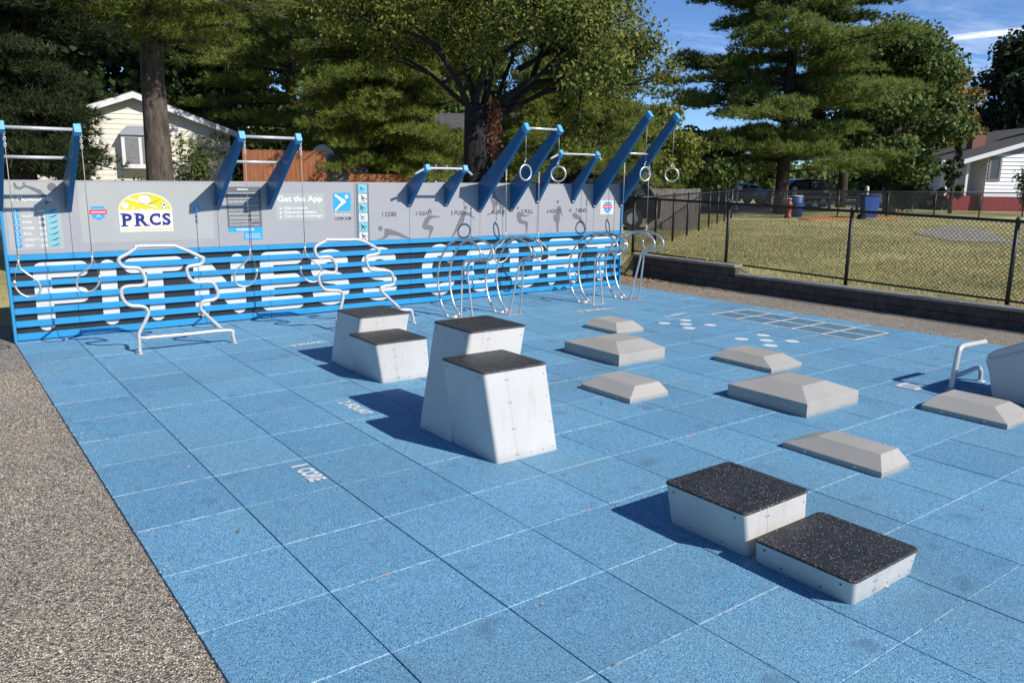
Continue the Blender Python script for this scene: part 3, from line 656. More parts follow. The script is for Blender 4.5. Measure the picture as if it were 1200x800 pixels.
for p, q, s_ in ((3.448, 3.560, 'App'), (3.575, 3.692, 'Play')):
    a = MB(); pr_rect(a, p, q, 1.325, 1.358, .003); o = a.build('store_badge', M['ink'], wall)
    a = MB(); pr_text(a, s_, p+.03, 1.333, .06, .017, .004, .02); pr_disc(a, p+.015, 1.341, .008, .009, .004); a.build('badge_lettering', M['white'], o)
a = MB(); pr_rect(a, 3.778, 3.985, 1.012, 1.832, .0022); stp = a.build('photo_strip', M['figure'], wall)
for i in range(6):
    z1 = 1.826-i*.138; z0 = z1-.128
    a = MB(); pr_rect(a, 3.818, 3.958, z0, z1, .003); ph = a.build('exercise_photo', M['teal'] if i % 2 == 0 else M['palewhite'], stp)
    a = MB(); cx, cz = 3.888+random.uniform(-.015, .015), (z0+z1)/2
    pr_disc(a, cx-.03, cz+.03, .012, y=.004); ang = random.uniform(-.5, .8)
    for q in range(3):
        t0 = ang+q*1.1; pr_poly(a, [(cx-.03, cz+.01), (cx+.05*math.cos(t0), cz-.05*math.sin(t0)), (cx+.055*math.cos(t0+.25), cz-.055*math.sin(t0+.25)), (cx-.01, cz+.022)], .004)
    a.build('photo_figure', M['ink'] if i % 3 else M['blueprint'], ph)
for s_, x, wdt in (('1 CORE', 4.20, .237), ('2 SQUAT', 4.765, .297), ('3 PUSH', 5.400, .28), ('4 LUNGE', 6.184, .27), ('5 PULL', 6.80, .25), ('6 AGILITY', 7.355, .32), ('7 BEND', 8.01, .246)):
    a = MB(); pr_text(a, s_, x, 1.355, wdt, .066, .003, .005); a.build('station_lettering', M['ink'], wall)
for (hx, hz), hr, pl in FIGS:
    a = MB(); pr_poly(a, pl, .0022); pr_disc(a, hx, hz, hr, y=.0022); a.build('pictogram', M['figure'], wall)

# ---------------------------------------------------------------- pull-up stations on the wall
def pull_station(xs_, ty, tz, thick, label, bar='top', root_bot=1.487, wid=.06, sticks=False, lower=False):
    cx = sum(xs_)/2; root = thing('pull_up_station', label, 'pull-up bar', (cx, YW, 1.65), 0, 'blue arm pairs bolted to the training wall')
    ox, oy, oz = root.location
    for x in xs_:
        dy, dz = ty-YW, tz-1.8544; L = math.hypot(dy, dz); uy, uz = dy/L, dz/L; cl = .085
        a0 = (YW-.004, 1.850); a1 = (ty-uy*cl, tz-uz*cl)
        # direction across the arm
        ny, nz = -uz, uy
        if nz > 0: ny, nz = -ny, -nz
        b1_ = (a1[0]+ny*thick, a1[1]+nz*thick); b0 = (YW-.004, root_bot)
        poly = [a0, a1, b1_, b0]
        mb = MB(); mb.prism([(p[0]-oy, p[1]-oz) for p in poly], 'x', x-cx-wid/2, x-cx+wid/2)
        arm = mb.build('arm', M['navy'], root, .006, 2)
        mb = MB(); c = [a1, (ty, tz), (ty+ny*thick, tz+nz*thick), b1_]
        mb.prism([(p[0]-oy, p[1]-oz) for p in c], 'x', x-cx-wid/2-.006, x-cx+wid/2+.006); mb.build('end_cap', M['cap'], arm, .006, 2)
        # bolts low on the root and a hinge pin on the flank
        mb = MB(); mb.tube([(x-cx-wid/2-.008, -.03, root_bot-oz+.035), (x-cx+wid/2+.008, -.03, root_bot-oz+.035)], .009, 10); mb.build('bolt', M['steel'], arm)
        mb = MB(); mb.tube([(x-cx-wid/2-.004, dy*.18, dz*.18+.12-.0), (x-cx-wid/2+.01, dy*.18, dz*.18+.12)], .028, 14); mb.build('cover_disc', M['dgrey'], arm)
    cy_, cz_ = ty-dy/L*.05+ny*thick*.45, tz-dz/L*.05+nz*thick*.45
    if bar == 'top':
        if sticks:
            pts = smooth_path([(xs_[0]-.17-cx, cy_-oy+.05, cz_-oz-.085), (xs_[0]-.05-cx, cy_-oy+.01, cz_-oz-.02), (xs_[0]+.04-cx, cy_-oy, cz_-oz), (xs_[1]-.04-cx, cy_-oy, cz_-oz), (xs_[1]+.05-cx, cy_-oy+.01, cz_-oz-.02), (xs_[1]+.17-cx, cy_-oy+.05, cz_-oz-.085)], 5)
            MB().tube(pts, .017, 12).build('bar', M['steel_white'], root)
        else:
            MB().tube([(xs_[0]+.03-cx, cy_-oy, cz_-oz), (xs_[1]-.03-cx, cy_-oy, cz_-oz)], .018, 12).build('bar', M['steel_white'], root)
    if lower:
        ly, lz = lower; MB().tube([(xs_[0]+.028-cx, ly-oy, lz-oz), (xs_[1]-.028-cx, ly-oy, lz-oz)], .018, 12).build('bar', M['steel_white'], root)
    return root
pull_station((-.60, .085), 6.94, 2.447, .10, 'blue arm pair with two silver bars at the left end of the wall', lower=(7.50, 2.10))
pull_station((1.806, 2.500), 6.94, 2.447, .10, 'blue arm pair with two silver bars beside the Get the App print', lower=(7.50, 2.10))
pull_station((4.657, 5.312), 7.487, 2.122, .09, 'shortest blue arm pair with a bent silver bar above 1 CORE', sticks=True)
pull_station((5.952, 6.587), 6.852, 2.737, .13, 'tall blue arm pair with rings beside the big tree trunk', root_bot=1.39)
pull_station((7.137, 7.932), 7.452, 2.396, .09, 'short blue arm pair with a bent silver bar above 6 AGILITY', root_bot=1.515, sticks=True)
pull_station((8.443, 9.105), 6.795, 3.045, .13, 'tallest blue arm pair at the right end, reaching against the sky', bar=None, root_bot=1.43, lower=(7.33, 2.375))

# ---------------------------------------------------------------- rings
def ring_high(x, y, ztop, zring, label, rot):
    root = thing('gymnastic_ring', label, 'hanging ring', (x, y, zring), 0, 'silver rings hanging from the blue arms')
    c = MB().tube([(0, 0, ztop-zring), (0, 0, .19)], .005, 6).build('cable', M['cable'], root)
    for z in (ztop-zring, .19):
        pts = [(.0, .012*math.sin(a), z+.018*math.cos(a)) for a in [i*math.pi/5 for i in range(10)]]; MB().tube(pts, .004, 6, True).build('shackle', M['steel'], c)
    pts = [(.112*math.cos(a)*math.cos(rot), .112*math.cos(a)*math.sin(rot), .112*math.sin(a)) for a in [i*2*math.pi/36 for i in range(36)]]
    MB().tube(pts, .0135, 10, True).build('ring', M['steel'], root)
    s_ = MB().tube([(0, 0, .19), (-.02, 0, .15), (-.03*math.cos(rot), -.01, .112)], .006, 6); s_.build('strap', M['steel'], root)
Z0 = {}
ring_high(5.985, 6.885, 2.60, 2.022, 'silver ring hanging in front of the left tall arm by the tree trunk', .08)
ring_high(6.620, 6.885, 2.60, 2.008, 'silver ring hanging from the right tall arm above 5 PULL', -.80)
ring_high(8.476, 6.850, 2.86, 2.030, 'silver ring hanging across the rightmost blue arm', -.05)
ring_high(9.138, 6.860, 2.86, 2.024, 'rightmost silver ring, hanging against the far trees', -.84)
def ring_low(x, y, ztop, zhang, flip, label, rot=-.2):
    k_ = .83 if x < .5 else .97
    """long cable with an open hook shaped loop"""
    root = thing('hanging_loop', label, 'hanging loop', (x, y, zhang), rot, 'open hook shaped loops hanging on long cables')
    A = [(72, 240), (78, 280), (110, 312), (142, 340), (152, 372), (145, 402), (125, 416), (95, 418), (68, 402), (50, 372), (47, 350)]
    pts = [((a-72)/384*k_*(-1 if flip else 1), 0, -(b-240)/384*k_) for a, b in A]
    MB().tube(smooth_path(pts, 5), [.0115]*(len(smooth_path(pts, 5))), 10).build('handle_tube', M['steel'], root)
    f = -1 if flip else 1
    c = MB(); c.tube([(0, 0, ztop-zhang), (0, 0, .02)], .0045, 6); c.build('cable', M['cable'], root)
    c = MB(); c.tube([(0, 0, 0), (f*-.042*k_, 0, -.15*k_), (f*-.064*k_, 0, -.28*k_)], .0035, 6); c.build('safety_cord', M['cable'], root)
    for z in (.02, ztop-zhang-.01, ztop-zhang-.07, ztop-zhang-.13):
        pts = [(.011*math.sin(a), 0, z+.024*math.cos(a)) for a in [i*math.pi/5 for i in range(10)]]; MB().tube(pts, .0045, 6, True).build('chain_link', M['steel'], root)
    MB().tube([(f*-.066*k_, 0, -.25*k_), (f*-.064*k_, 0, -.31*k_)], .015, 10).build('end_collar', M['steel'], root)
ring_low(-.575, 6.96, 2.34, 1.05, False, 'leftmost open hanging loop, before the first letter of the wall')
ring_low(.115, 6.96, 2.34, 1.06, True, 'open hanging loop hanging left of the near zigzag frame')
ring_low(1.84, 6.96, 2.34, 1.06, True, 'open hanging loop hanging right of the near zigzag frame')
ring_low(2.535, 6.96, 2.34, 1.06, False, 'open hanging loop hanging just left of the farther zigzag frame')
ring_low(5.98, 7.36, 2.06, 1.10, True, 'open hanging loop hanging behind the left pair of hoop frames')
ring_low(6.615, 7.35, 2.02, 1.08, False, 'open hanging loop hanging beside the letter U behind the hoops')
ring_low(8.47, 7.33, 2.20, 1.10, True, 'open hanging loop hanging behind the right pair of hoop frames')
ring_low(9.135, 7.39, 2.17, 1.12, False, 'rightmost open hanging loop, before the far fence')

# ---------------------------------------------------------------- zigzag frames
def zigzag(Lp, Rp, Bp, y, label):
    ox = Bp[0][0]; root = thing('zigzag_frame', label, 'zigzag frame', (ox, y, 0), 0, 'bent silver tube frames before the wall')
    g = lambda P: [(p[0]-ox, 0, max(p[1], .0)) for p in P]
    r = .0205
    p = smooth_path(g(Lp[1:]), 6); MB().tube(p, r, 12).build('side_tube', M['steel_white'], root)
    p = smooth_path(g([Lp[1]]+Rp[0:]), 6); MB().tube(p, r, 12).build('side_tube', M['steel_white'], root)
    p = smooth_path(g(Bp), 6); MB().tube(p, r, 12).build('bottom_bar', M['steel_white'], root)
    mb = MB()
    for i in range(7):
        t = .08+i*.13; a, b = Vector(g(Bp)[0]), Vector(g(Bp)[-3]); q = a.lerp(b, t); mb.box(q.x-.025, q.x+.025, -.006, .006, q.z+.0185, q.z+.0225)
    mb.build('grip_pad', M['dgrey'], root)
    for X in (g(Lp)[-1][0], g(Bp)[-1][0]):
        bp_ = MB().lathe([(.055, 0), (.055, .006), (.03, .010), (.024, .02)], X, 0, 0, 20).build('base_plate', M['steel'], root)
        for q in range(4): MB().cyl(X+.042*math.cos(q*1.571+.78), .042*math.sin(q*1.571+.78), .005, .014, .006, 6).build('bolt', M['dgrey'], bp_)
zigzag(FR1L, FR1R, FR1B, 6.63, 'near silver zigzag frame standing clear before the letter T')
zigzag(FR2L, FR2R, FR2B, 6.64, 'silver zigzag frame half hidden behind the farther box pair')

# ---------------------------------------------------------------- hoop frames
PROF = [(6.78, 0), (6.93, .13), (7.02, .32), (7.05, .52), (7.01, .72), (6.91, .88), (6.75, 1.02), (6.54, 1.10), (6.33, 1.12), (6.13, 1.09), (6.00, 1.02), (5.96, .95), (6.00, .88), (6.12, .85)]
def hoop(x, dy, jy, label, footy=6.45):
    root = thing('hoop_frame', label, 'hoop frame', (x+.1, 6.6+dy, 0), 0, 'curved silver hoop frames before the wall')
    oy = 6.6
    for k in (0, 1):
        xx = -.1+.2*k
        pts = [(xx, p[0]-oy, p[1]) for p in PROF]+[(xx*.75, jy-.08-oy, .825), (xx*.45, jy-oy, .79), (xx*.35, jy+.04-oy, .74), (xx*.42, jy+.05-oy, .66)]
        lg = [(xx*(.42+.58*t), (jy+.05-oy)*(1-t)+(footy-oy)*t, .66*(1-t)) for t in (.33, .66, 1)]
        P = smooth_path(pts+lg, 5); P = [(p[0], p[1], max(0, p[2])) for p in P]
        MB().tube(P, .0155, 10).build('hoop_tube', M['steel'], root)
    MB().tube([(-.1, 6.70-oy, .012), (.1, 6.70-oy, .012)], .010, 8).build('foot_bar', M['steel'], root)
    mb = MB(); mb.box(-.14, .14, 6.40-oy, 6.83-oy, .0, .005); mb.build('base_plate', M['steel'], root, .002, 1)
hoop(4.55, 0, 6.45, 'leftmost curved hoop frame, right behind the tallest box')
hoop(5.35, -.05, 6.27, 'second curved hoop frame from the left, before the letter O')
hoop(7.035, 0, 6.45, 'third curved hoop frame, before the letter R')
hoop(7.90, .06, 6.27, 'rightmost curved hoop frame, at the end of the wall')

# ---------------------------------------------------------------- curved bench at the right edge
bench = thing('sit_up_bench', 'white moulded exercise bench with a tube rail at the right edge', 'exercise bench', (6.75, -.35, 0))
bx, by = 6.75, -.35
prof = [(.33, 0), (.385, .24), (.425, .33), (.42, .40), (.36, .455), (.13, .575), (-.25, .70), (-.75, .74), (-1.15, .66), (-1.25, .45), (-1.22, 0)]
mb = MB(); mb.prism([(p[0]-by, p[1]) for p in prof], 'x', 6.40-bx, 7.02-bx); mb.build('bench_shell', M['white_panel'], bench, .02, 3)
mb = MB(); q = [(6.392, p[0], p[1]) for p in [(.405, .375), (.34, .385), (.12, .485), (-.25, .61), (-.75, .65), (-1.15, .57)]]
mb.tube([(a-bx, b_-by, c) for a, b_, c in smooth_path(q, 4)], .007, 8); mb.build('moulded_seam', M['white_panel'], bench)
def T3(pts): return [(a-bx, b_-by, c) for a, b_, c in smooth_path(pts, 6)]
MB().tube(T3([(6.41, .70, 0), (6.445, .70, .20), (6.465, .70, .34), (6.49, .70, .395), (6.56, .70, .415), (6.80, .70, .41), (7.02, .70, .405)]), .026, 12).build('rail_tube', M['steel_white'], bench)
MB().tube(T3([(6.455, .70, .135), (6.70, .70, .14), (6.88, .70, .15), (6.98, .70, .135), (7.02, .70, .08), (7.03, .70, 0)]), .022, 12).build('foot_tube', M['steel_white'], bench)
MB().tube(T3([(6.85, .30, .44), (6.86, .05, .62), (6.86, -.4, .77), (6.86, -.9, .78)]), .024, 12).build('hand_rail', M['steel_white'], bench)
for x in (6.41, 7.03): MB().lathe([(.05, 0), (.05, .006), (.03, .012)], x-bx, .70-by, 0, 18).build('base_plate', M['steel_white'], bench)
mb = MB(); mb.add([(6.12, .88, .0035), (6.35, .88, .0035), (6.35, 1.10, .0035), (6.12, 1.10, .0035)], [(0, 1, 2, 3)])
d_ = mb.build('floor_decal', M['mark'], None); tag(d_, 'white square instruction decal on the court beside the bench rail', 'floor decal')
mb = MB()
for i in range(3): bar(mb, 6.16+i*.07, .92, 6.19+i*.07, 1.06, .03, .005)
mb.build('decal_print', M['mark_dim'], d_)
# ---------------------------------------------------------------- retaining wall, fences
rw = thing('retaining_wall', 'dark stepped block retaining wall along the right gravel strip', 'retaining wall', (10.5, 2, 0))
def rwp(mb, x0, x1, y0, y1, z0, z1): mb.box(x0-10.5, x1-10.5, y0-2, y1-2, z0, z1)
mb = MB()
for row in range(3):
    z0 = row*.135-.03; z1 = z0+.131; y = -3+(.21 if row % 2 else 0); ye = 9.0
    if row == 2: y = 6.42
    while y < ye:
        L = .42; j = random.uniform(-.006, .006); y2 = min(y+L, ye)
        ztop = z1 if row < 2 else .385
        if row == 1 or row == 0: rwp(mb, 10.45+row*.012+j, 10.62, y+.002, y2-.002, z0, ztop)
        else: rwp(mb, 10.475+j, 10.62, y+.002, y2-.002, z0, ztop)
        y = y2
mb.build('block_courses', M['block'], rw, .008, 1)
mb = MB(); y = -3
while y < 6.40: L = .42; y2 = min(y+L, 6.40); rwp(mb, 10.435+random.uniform(-.004, .004), 10.68, y+.002, y2-.002, .244, .292); y = y2
y = 6.42
while y < 9.05: L = .42; y2 = min(y+L, 9.05); rwp(mb, 10.44+random.uniform(-.004, .004), 10.68, y+.002, y2-.002, .388, .438); y = y2
mb.build('cap_stone', M['capstone'], rw, .006, 1)

def chain_fence(name, label, A, B, zb, hgt, n_post, cell=.055, wire=.0042, bottom=True, slope=0, post_r=.03, last_off=0):
    A = Vector(A); B = Vector(B); L = (B-A).length; d = (B-A)/L
    root = thing(name, label, 'fence', (A.x, A.y, 0)); root.rotation_euler = (0, 0, math.atan2(d.y, d.x))
    zz = lambda s: zb+slope*s/L
    for i in range(n_post):
        s_ = L*i/(n_post-1)
        p = MB().cyl(s_, 0, zz(s_)-.15, zz(s_)+hgt+.02, post_r, 12).build('post', M['fence'], root)
        MB().lathe([(post_r*1.15, 0), (post_r*1.15, .02), (post_r*.6, .05), (.001, .055)], s_, 0, zz(s_)+hgt+.01, 10).build('post_cap', M['fence'], p)
    MB().tube([(0, 0, zz(0)+hgt), (L, 0, zz(L)+hgt)], .024, 10).build('top_rail', M['fence'], root)
    if bottom: MB().tube([(0, 0, zz(0)+.06), (L, 0, zz(L)+.06)], .016, 8).build('bottom_rail', M['fence'], root)
    V = []; F = []; z0, z1 = .04, hgt; H = z1-z0; k = wire/2
    def strip(sa, za, sb, zb_, y):
        dx, dz = sb-sa, zb_-za; l = math.hypot(dx, dz); nx_, nz_ = -dz/l*k, dx/l*k
        n = len(V)
        for (s1, q1) in ((sa-nx_, za-nz_), (sb-nx_, zb_-nz_), (sb+nx_, zb_+nz_), (sa+nx_, za+nz_)): V.append((s1, y, q1+zz(s1)))
        F.append((n, n+1, n+2, n+3))
    s_ = -H
    while s_ < L:
        a, b = max(s_, 0), min(s_+H, L)
        if b > a:
            strip(a, z0+(a-s_), b, z0+(b-s_), .026); strip(a, z1-(a-s_), b, z1-(b-s_), .029)
        s_ += cell*1.3
    mesh_np('chain_link', V, F, M['fence'], root)
    return root
chain_fence('chain_link_fence', 'near black chain link fence standing on the retaining wall', (10.76, 9.32), (10.76, -.46-2.44), .40, 1.16, 6, .050, .0055, slope=-.20)
chain_fence('chain_link_fence', 'black chain link fence running away from the wall corner into the distance', (10.80, 9.36), (27.4, 19.85), .40, 1.15, 9, .065, .008, bottom=False, slope=-.05)
chain_fence('chain_link_fence', 'far black chain link fence across the back of the lawn', (27.5, 19.9), (62.0, 8.0), .30, 1.2, 14, .10, .014, bottom=False)
chain_fence('chain_link_fence', 'low far chain link fence before the road posts', (27.6, 20.2), (36.0, 27.5), .30, 1.2, 5, .10, .014, bottom=False)

# road and far drive
struct(MB().prism([(15.5, 19.5), (24, 26.0), (60, 44), (90, 52), (90, 60), (58, 54), (22, 33), (12, 24)], 'z', .20, .345).build('street', M['asphalt']))
struct(MB().prism([(29, 24.5), (36, 23.9), (47, 27.5), (60, 31.5), (60, 34.5), (44, 31), (33, 29)], 'z', .20, .335).build('driveway', M['asphalt']))
struct(MB().prism([(30.5, 10.9), (30.8, 12.2), (24.8, 10.4), (22.5, 8.2), (23.5, 6.3), (25, 7.7)], 'z', .20, .315).build('path', M['path']))
mb = MB(); mb.prism([(29.6, 18.0), (31.5, 18.4), (36.2, 18.3), (36.4, 16.9), (32, 17.0), (29.5, 17.3)], 'z', .2, .34); struct(mb.build('mulch_bed', M['mulch']))

# ---------------------------------------------------------------- litter and grass
def scatter_leaves(name, pts, size, mat, zoff=.012):
    n = len(pts); P = np.array(pts); a = rng.uniform(0, 2*np.pi, n); s = size*rng.uniform(.6, 1.3, n)
    tilt = rng.uniform(-.5, .5, (n, 2))
    V = np.zeros((n, 4, 3))
    for i, (u, v) in enumerate(((-1, -.1), (0, -.55), (1, .1), (0, .55))):
        dx = (u*np.cos(a)-v*np.sin(a))*s; dy = (u*np.sin(a)+v*np.cos(a))*s
        V[:, i, 0] = P[:, 0]+dx; V[:, i, 1] = P[:, 1]+dy; V[:, i, 2] = P[:, 2]+zoff+np.abs(tilt[:, 0]*dx+tilt[:, 1]*dy)
    return mesh_np(name, V.reshape(-1, 3), np.arange(n*4).reshape(n, 4), mat)
pts = []
for _ in range(1500):
    y = 9.3-abs(rng.normal(0, 1.6)); x = 10.35-abs(rng.exponential(.5))
    if x < 8.9 or y < 3: continue
    if x < RX and rng.random() < .8: continue
    pts.append((x, y, 0 if x < RX else -.014))
for _ in range(500): pts.append((rng.uniform(9.1, 10.4), rng.uniform(8.1, 9.4), -.014))
tag(scatter_leaves('leaf_litter', pts, .022, M['litter'], .006), 'brown fallen leaves scattered along the gravel strip', 'fallen leaves', None, 'stuff')
n = 5200; X = 10.7+rng.gamma(1.6, 7, n); Y = rng.uniform(-3, 20, n); k = (X < 45); X, Y = X[k], Y[k]
tag(scatter_leaves('pale_fallen_leaves', np.stack([X, Y, ground_h(X, Y)], 1), .030, M['litter_pale'], .02), 'pale fallen leaves scattered over the dry lawn', 'fallen leaves', None, 'stuff')
n = 90000; X = 10.72+rng.gamma(1.15, 6.5, n); Y = rng.uniform(-2, 18, n); k = X < 34; X, Y = X[k], Y[k]; n = len(X); Z = ground_h(X, Y)
hh = rng.uniform(.02, .055, n)*(1+X/40); a = rng.uniform(0, 6.28, n); lean = rng.uniform(-.03, .03, (n, 2)); ww = .004*(1+X/14)
V = np.zeros((n, 3, 3)); V[:, 0] = np.stack([X-ww*np.cos(a), Y-ww*np.sin(a), Z-.01], 1); V[:, 1] = np.stack([X+ww*np.cos(a), Y+ww*np.sin(a), Z-.01], 1); V[:, 2] = np.stack([X+lean[:, 0], Y+lean[:, 1], Z+hh], 1)
tag(mesh_np('grass', V.reshape(-1, 3), np.arange(n*3).reshape(n, 3), M['grass']), 'short dry grass of the lawn behind the fence', 'grass', None, 'stuff')

# loose stones near the camera, some spilled on the blue edge
n = 52000; X = -.60-rng.gamma(1.3, .75, n); Y = rng.uniform(-2.2, 6.5, n)
m = 260; X = np.concatenate([X, -.6+np.abs(rng.exponential(.05, m))]); Y = np.concatenate([Y, rng.uniform(-2.2, 7.8, m)]); n = len(X)
r = rng.uniform(.0018, .0052, (n, 1, 1)); base = np.array([(1, 0, 0), (0, 1, 0), (-1, 0, 0), (0, -1, 0), (0, 0, 1), (0, 0, -1)], float)
P = base[None]*r*rng.uniform(.6, 1.25, (n, 6, 1))+rng.normal(0, .0006, (n, 6, 3)); P[:, :, 0] += X[:, None]; P[:, :, 1] += Y[:, None]; P[:, :, 2] += np.where(X > -.61, .004, -.0125)[:, None]
f = np.array([(0, 1, 4), (1, 2, 4), (2, 3, 4), (3, 0, 4), (1, 0, 5), (2, 1, 5), (3, 2, 5), (0, 3, 5)]); F = (f[None]+np.arange(n)[:, None, None]*6).reshape(-1, 3)
tag(mesh_np('loose_gravel', P.reshape(-1, 3), F, M['pebble']), 'loose grey and tan stones on the gravel beside the blue court', 'gravel', None, 'stuff')
pts = [(rng.uniform(-.5, 9), rng.uniform(-1, 8), .001) for _ in range(110)]
tag(scatter_leaves('court_leaves', pts, .013, M['litter'], .005), 'tiny dry leaf bits scattered on the blue court', 'fallen leaves', None, 'stuff')

# ---------------------------------------------------------------- trees
def unit(v): return v/np.linalg.norm(v, axis=-1, keepdims=True)
def needles(P, D, per, length, width, N=None):
    """tufts at P pointing along D : thin triangles"""
    n = len(P); P = np.repeat(P, per, 0); D = np.repeat(D, per, 0)
    d = unit(D*.75+rng.normal(0, .55, P.shape)+np.array([0, 0, .12])); L = length*rng.uniform(.6, 1.15, (len(P), 1))
    nn = rng.normal(0, 1, P.shape) if N is None else np.repeat(N, per, 0)+rng.normal(0, .45, P.shape)
    s = unit(np.cross(d, nn))*width
    V = np.stack([P-s, P+s, P+d*L], 1); return V.reshape(-1, 3)
def leafcards(P, size, stretch=1.5, N=None):
    n = len(P); d = unit(rng.normal(0, 1, (n, 3))+np.array([0, 0, -.35])); s = unit(np.cross(d, rng.normal(0, 1, (n, 3)) if N is None else N+rng.normal(0, .5, (n, 3))))
    L = size*rng.uniform(.6, 1.25, (n, 1)); W = L/stretch*.5
    V = np.stack([P, P+d*L*.5-s*W, P+d*L, P+d*L*.5+s*W], 1); return V.reshape(-1, 3)
def tris(V): return np.arange(len(V)).reshape(-1, 3)
def quads(V): return np.arange(len(V)).reshape(-1, 4)
def pine(label, x, y, H, rt, limbs, nd, mat, bm, name='pine_tree', per=11, tuft_step=.11, droop=.12, pad=.42, lean=(0, 0), group='tall pines behind the court', width=.006, thickness=.10):
    """limbs: list of (h, azimuth, length)"""
    root = thing(name, label, 'tree', (x, y, 0), 0, group)
    MB().tube([(lean[0]*t, lean[1]*t, H*t-.1) for t in (0, .04, .25, .5, .75, 1)], [rt*1.25, rt, rt*.85, rt*.62, rt*.35, .03], 14).build('trunk', bm, root)
    tb = MB(); TP = []; TD = []
    for h, az, L in limbs:
        t0 = h/H; b = Vector((lean[0]*t0, lean[1]*t0, h)); dirv = Vector((math.cos(az), math.sin(az), 0)); side = Vector((-dirv.y, dirv.x, 0))
        up0 = random.uniform(.0, .25); pts = []
        for k in range(7):
            t = k/6; pts.append(b+dirv*L*t+Vector((0, 0, L*(up0*t-droop*2.2*t*t+.10*t**3*2)))+side*random.uniform(-.04, .04)*L)
        tb.tube(pts, [max(.012, rt*.22*(1-.8*k/6)) for k in range(7)], 6)
        P = [Vector(p) for p in smooth_path(pts, 4)]; n = len(P)
        k = int(n*.22)
        while k < n:
            t = k/(n-1); tl = L*pad*(.35+.65*math.sin(math.pi*min(1, .25+t*.75)))
            for sgn in (-1, 1):
                a = side*sgn*.85+dirv*random.uniform(.35, .9)+Vector((0, 0, random.uniform(-.05, .22))); a.normalize(); ll = tl*random.uniform(.5, 1.1)
                if random.random() < .5: tb.tube([P[k], P[k]+a*ll*.9], [.010, .004], 4, caps=False)
                m = max(2, int(ll/tuft_step))
                for q in range(m):
                    s_ = (q+.4+random.random()*.6)/m
                    c = P[k]+a*ll*s_+Vector((random.gauss(0, .5), random.gauss(0, .5), random.gauss(.2, .8)))*thickness
                    TP.append(c); TD.append(a)
            k += 1
    tb.build('limbs', bm, root)
    V = needles(np.array([tuple(p) for p in TP]), np.array([tuple(d) for d in TD]), per, nd, width)
    mesh_np('crown', V, tris(V), mat, root); return root
def plume_pine(label, x, y, H, rt, limbs, nd, mat, bm, pr=(1.0, .36), ntuft=60, per=10, width=.016, droop=.1, group='evergreens beyond the lawn', lean=(0, 0), name='pine_tree', start=.35, nplume=5, side=.30, z0=0):
    """pine whose limbs end in flat cushions of needles with gaps between the tiers"""
    root = thing(name, label, 'tree', (x, y, z0), 0, group)
    MB().tube([(lean[0]*t, lean[1]*t, H*t-.1) for t in (0, .04, .25, .5, .75, 1)], [rt*1.3, rt, rt*.85, rt*.62, rt*.35, .03], 14).build('trunk', bm, root)
    tb = MB(); TP = []; TD = []; TN = []
    for h, az, L in limbs:
        t0 = h/H; b = Vector((lean[0]*t0, lean[1]*t0, h)); dv = Vector((math.cos(az), math.sin(az), 0)); sd_ = Vector((-dv.y, dv.x, 0)); up0 = random.uniform(.02, .2)
        f = lambda t: b+dv*L*t+Vector((0, 0, L*(up0*t-droop*t*t)))+sd_*wob*math.sin(t*3)*L
        wob = random.uniform(-.06, .06)
        tb.tube([f(k/6) for k in range(7)], [max(.012, rt*.2*(1-.8*k/6)) for k in range(7)], 6)
        for q in range(nplume):
            t = start+(1-start)*(q+random.random()*.8)/nplume; lat = random.uniform(-1, 1)*side*L*(1.15-.6*t)
            c = f(t)+sd_*lat+Vector((0, 0, random.uniform(-.05, .25)*pr[1])); s_ = random.uniform(.65, 1.15)*(1.05-.25*t)
            tb.tube([f(max(.1, t-.15)), c], [max(.008, rt*.06), .005], 4, caps=False)
            ax = (dv+sd_*(lat/L)*1.6).normalized()
            m = int(ntuft*s_*s_); u = unit(rng.normal(0, 1, (m, 3)))*rng.uniform(.15, 1, (m, 1))**.5
            u[:, 2] = np.abs(u[:, 2])*.9-.25
            loc = u[:, :1]*np.array(tuple(ax))*pr[0]*s_*1.15+u[:, 1:2]*np.array((-ax.y, ax.x, 0))*pr[0]*s_*.8+u[:, 2:3]*np.array((0, 0, pr[1]*s_))
            TN.append(unit(loc/np.array([pr[0], pr[0], pr[1]])*.8+np.array([0, 0, .35])+np.array(tuple(dv))*.5)); TP.append(loc+np.array(tuple(c))); TD.append(unit(loc*np.array([1, 1, 1.2])+np.array(tuple(ax))*.5*pr[0]+np.array([0, 0, .35*pr[0]])))
    tb.build('limbs', bm, root); V = needles(np.concatenate(TP), np.concatenate(TD), per, nd, width, np.concatenate(TN)); mesh_np('crown', V, tris(V), mat, root); return root
def limbset(n, h0, h1, L0, L1, az=None, spread=math.pi, pw=1.0):
    out = []
    for i in range(n):
        t = (i+random.random())/n; h = h0+(h1-h0)*t; L = (L0+(L1-L0)*t**pw)*random.uniform(.75, 1.1)
        a = (random.uniform(-math.pi, math.pi) if az is None else az+random.uniform(-spread, spread)); out.append((h, a, L))
    return out
TOCAM = lambda x, y: math.atan2(CAM.y-y, CAM.x-x)
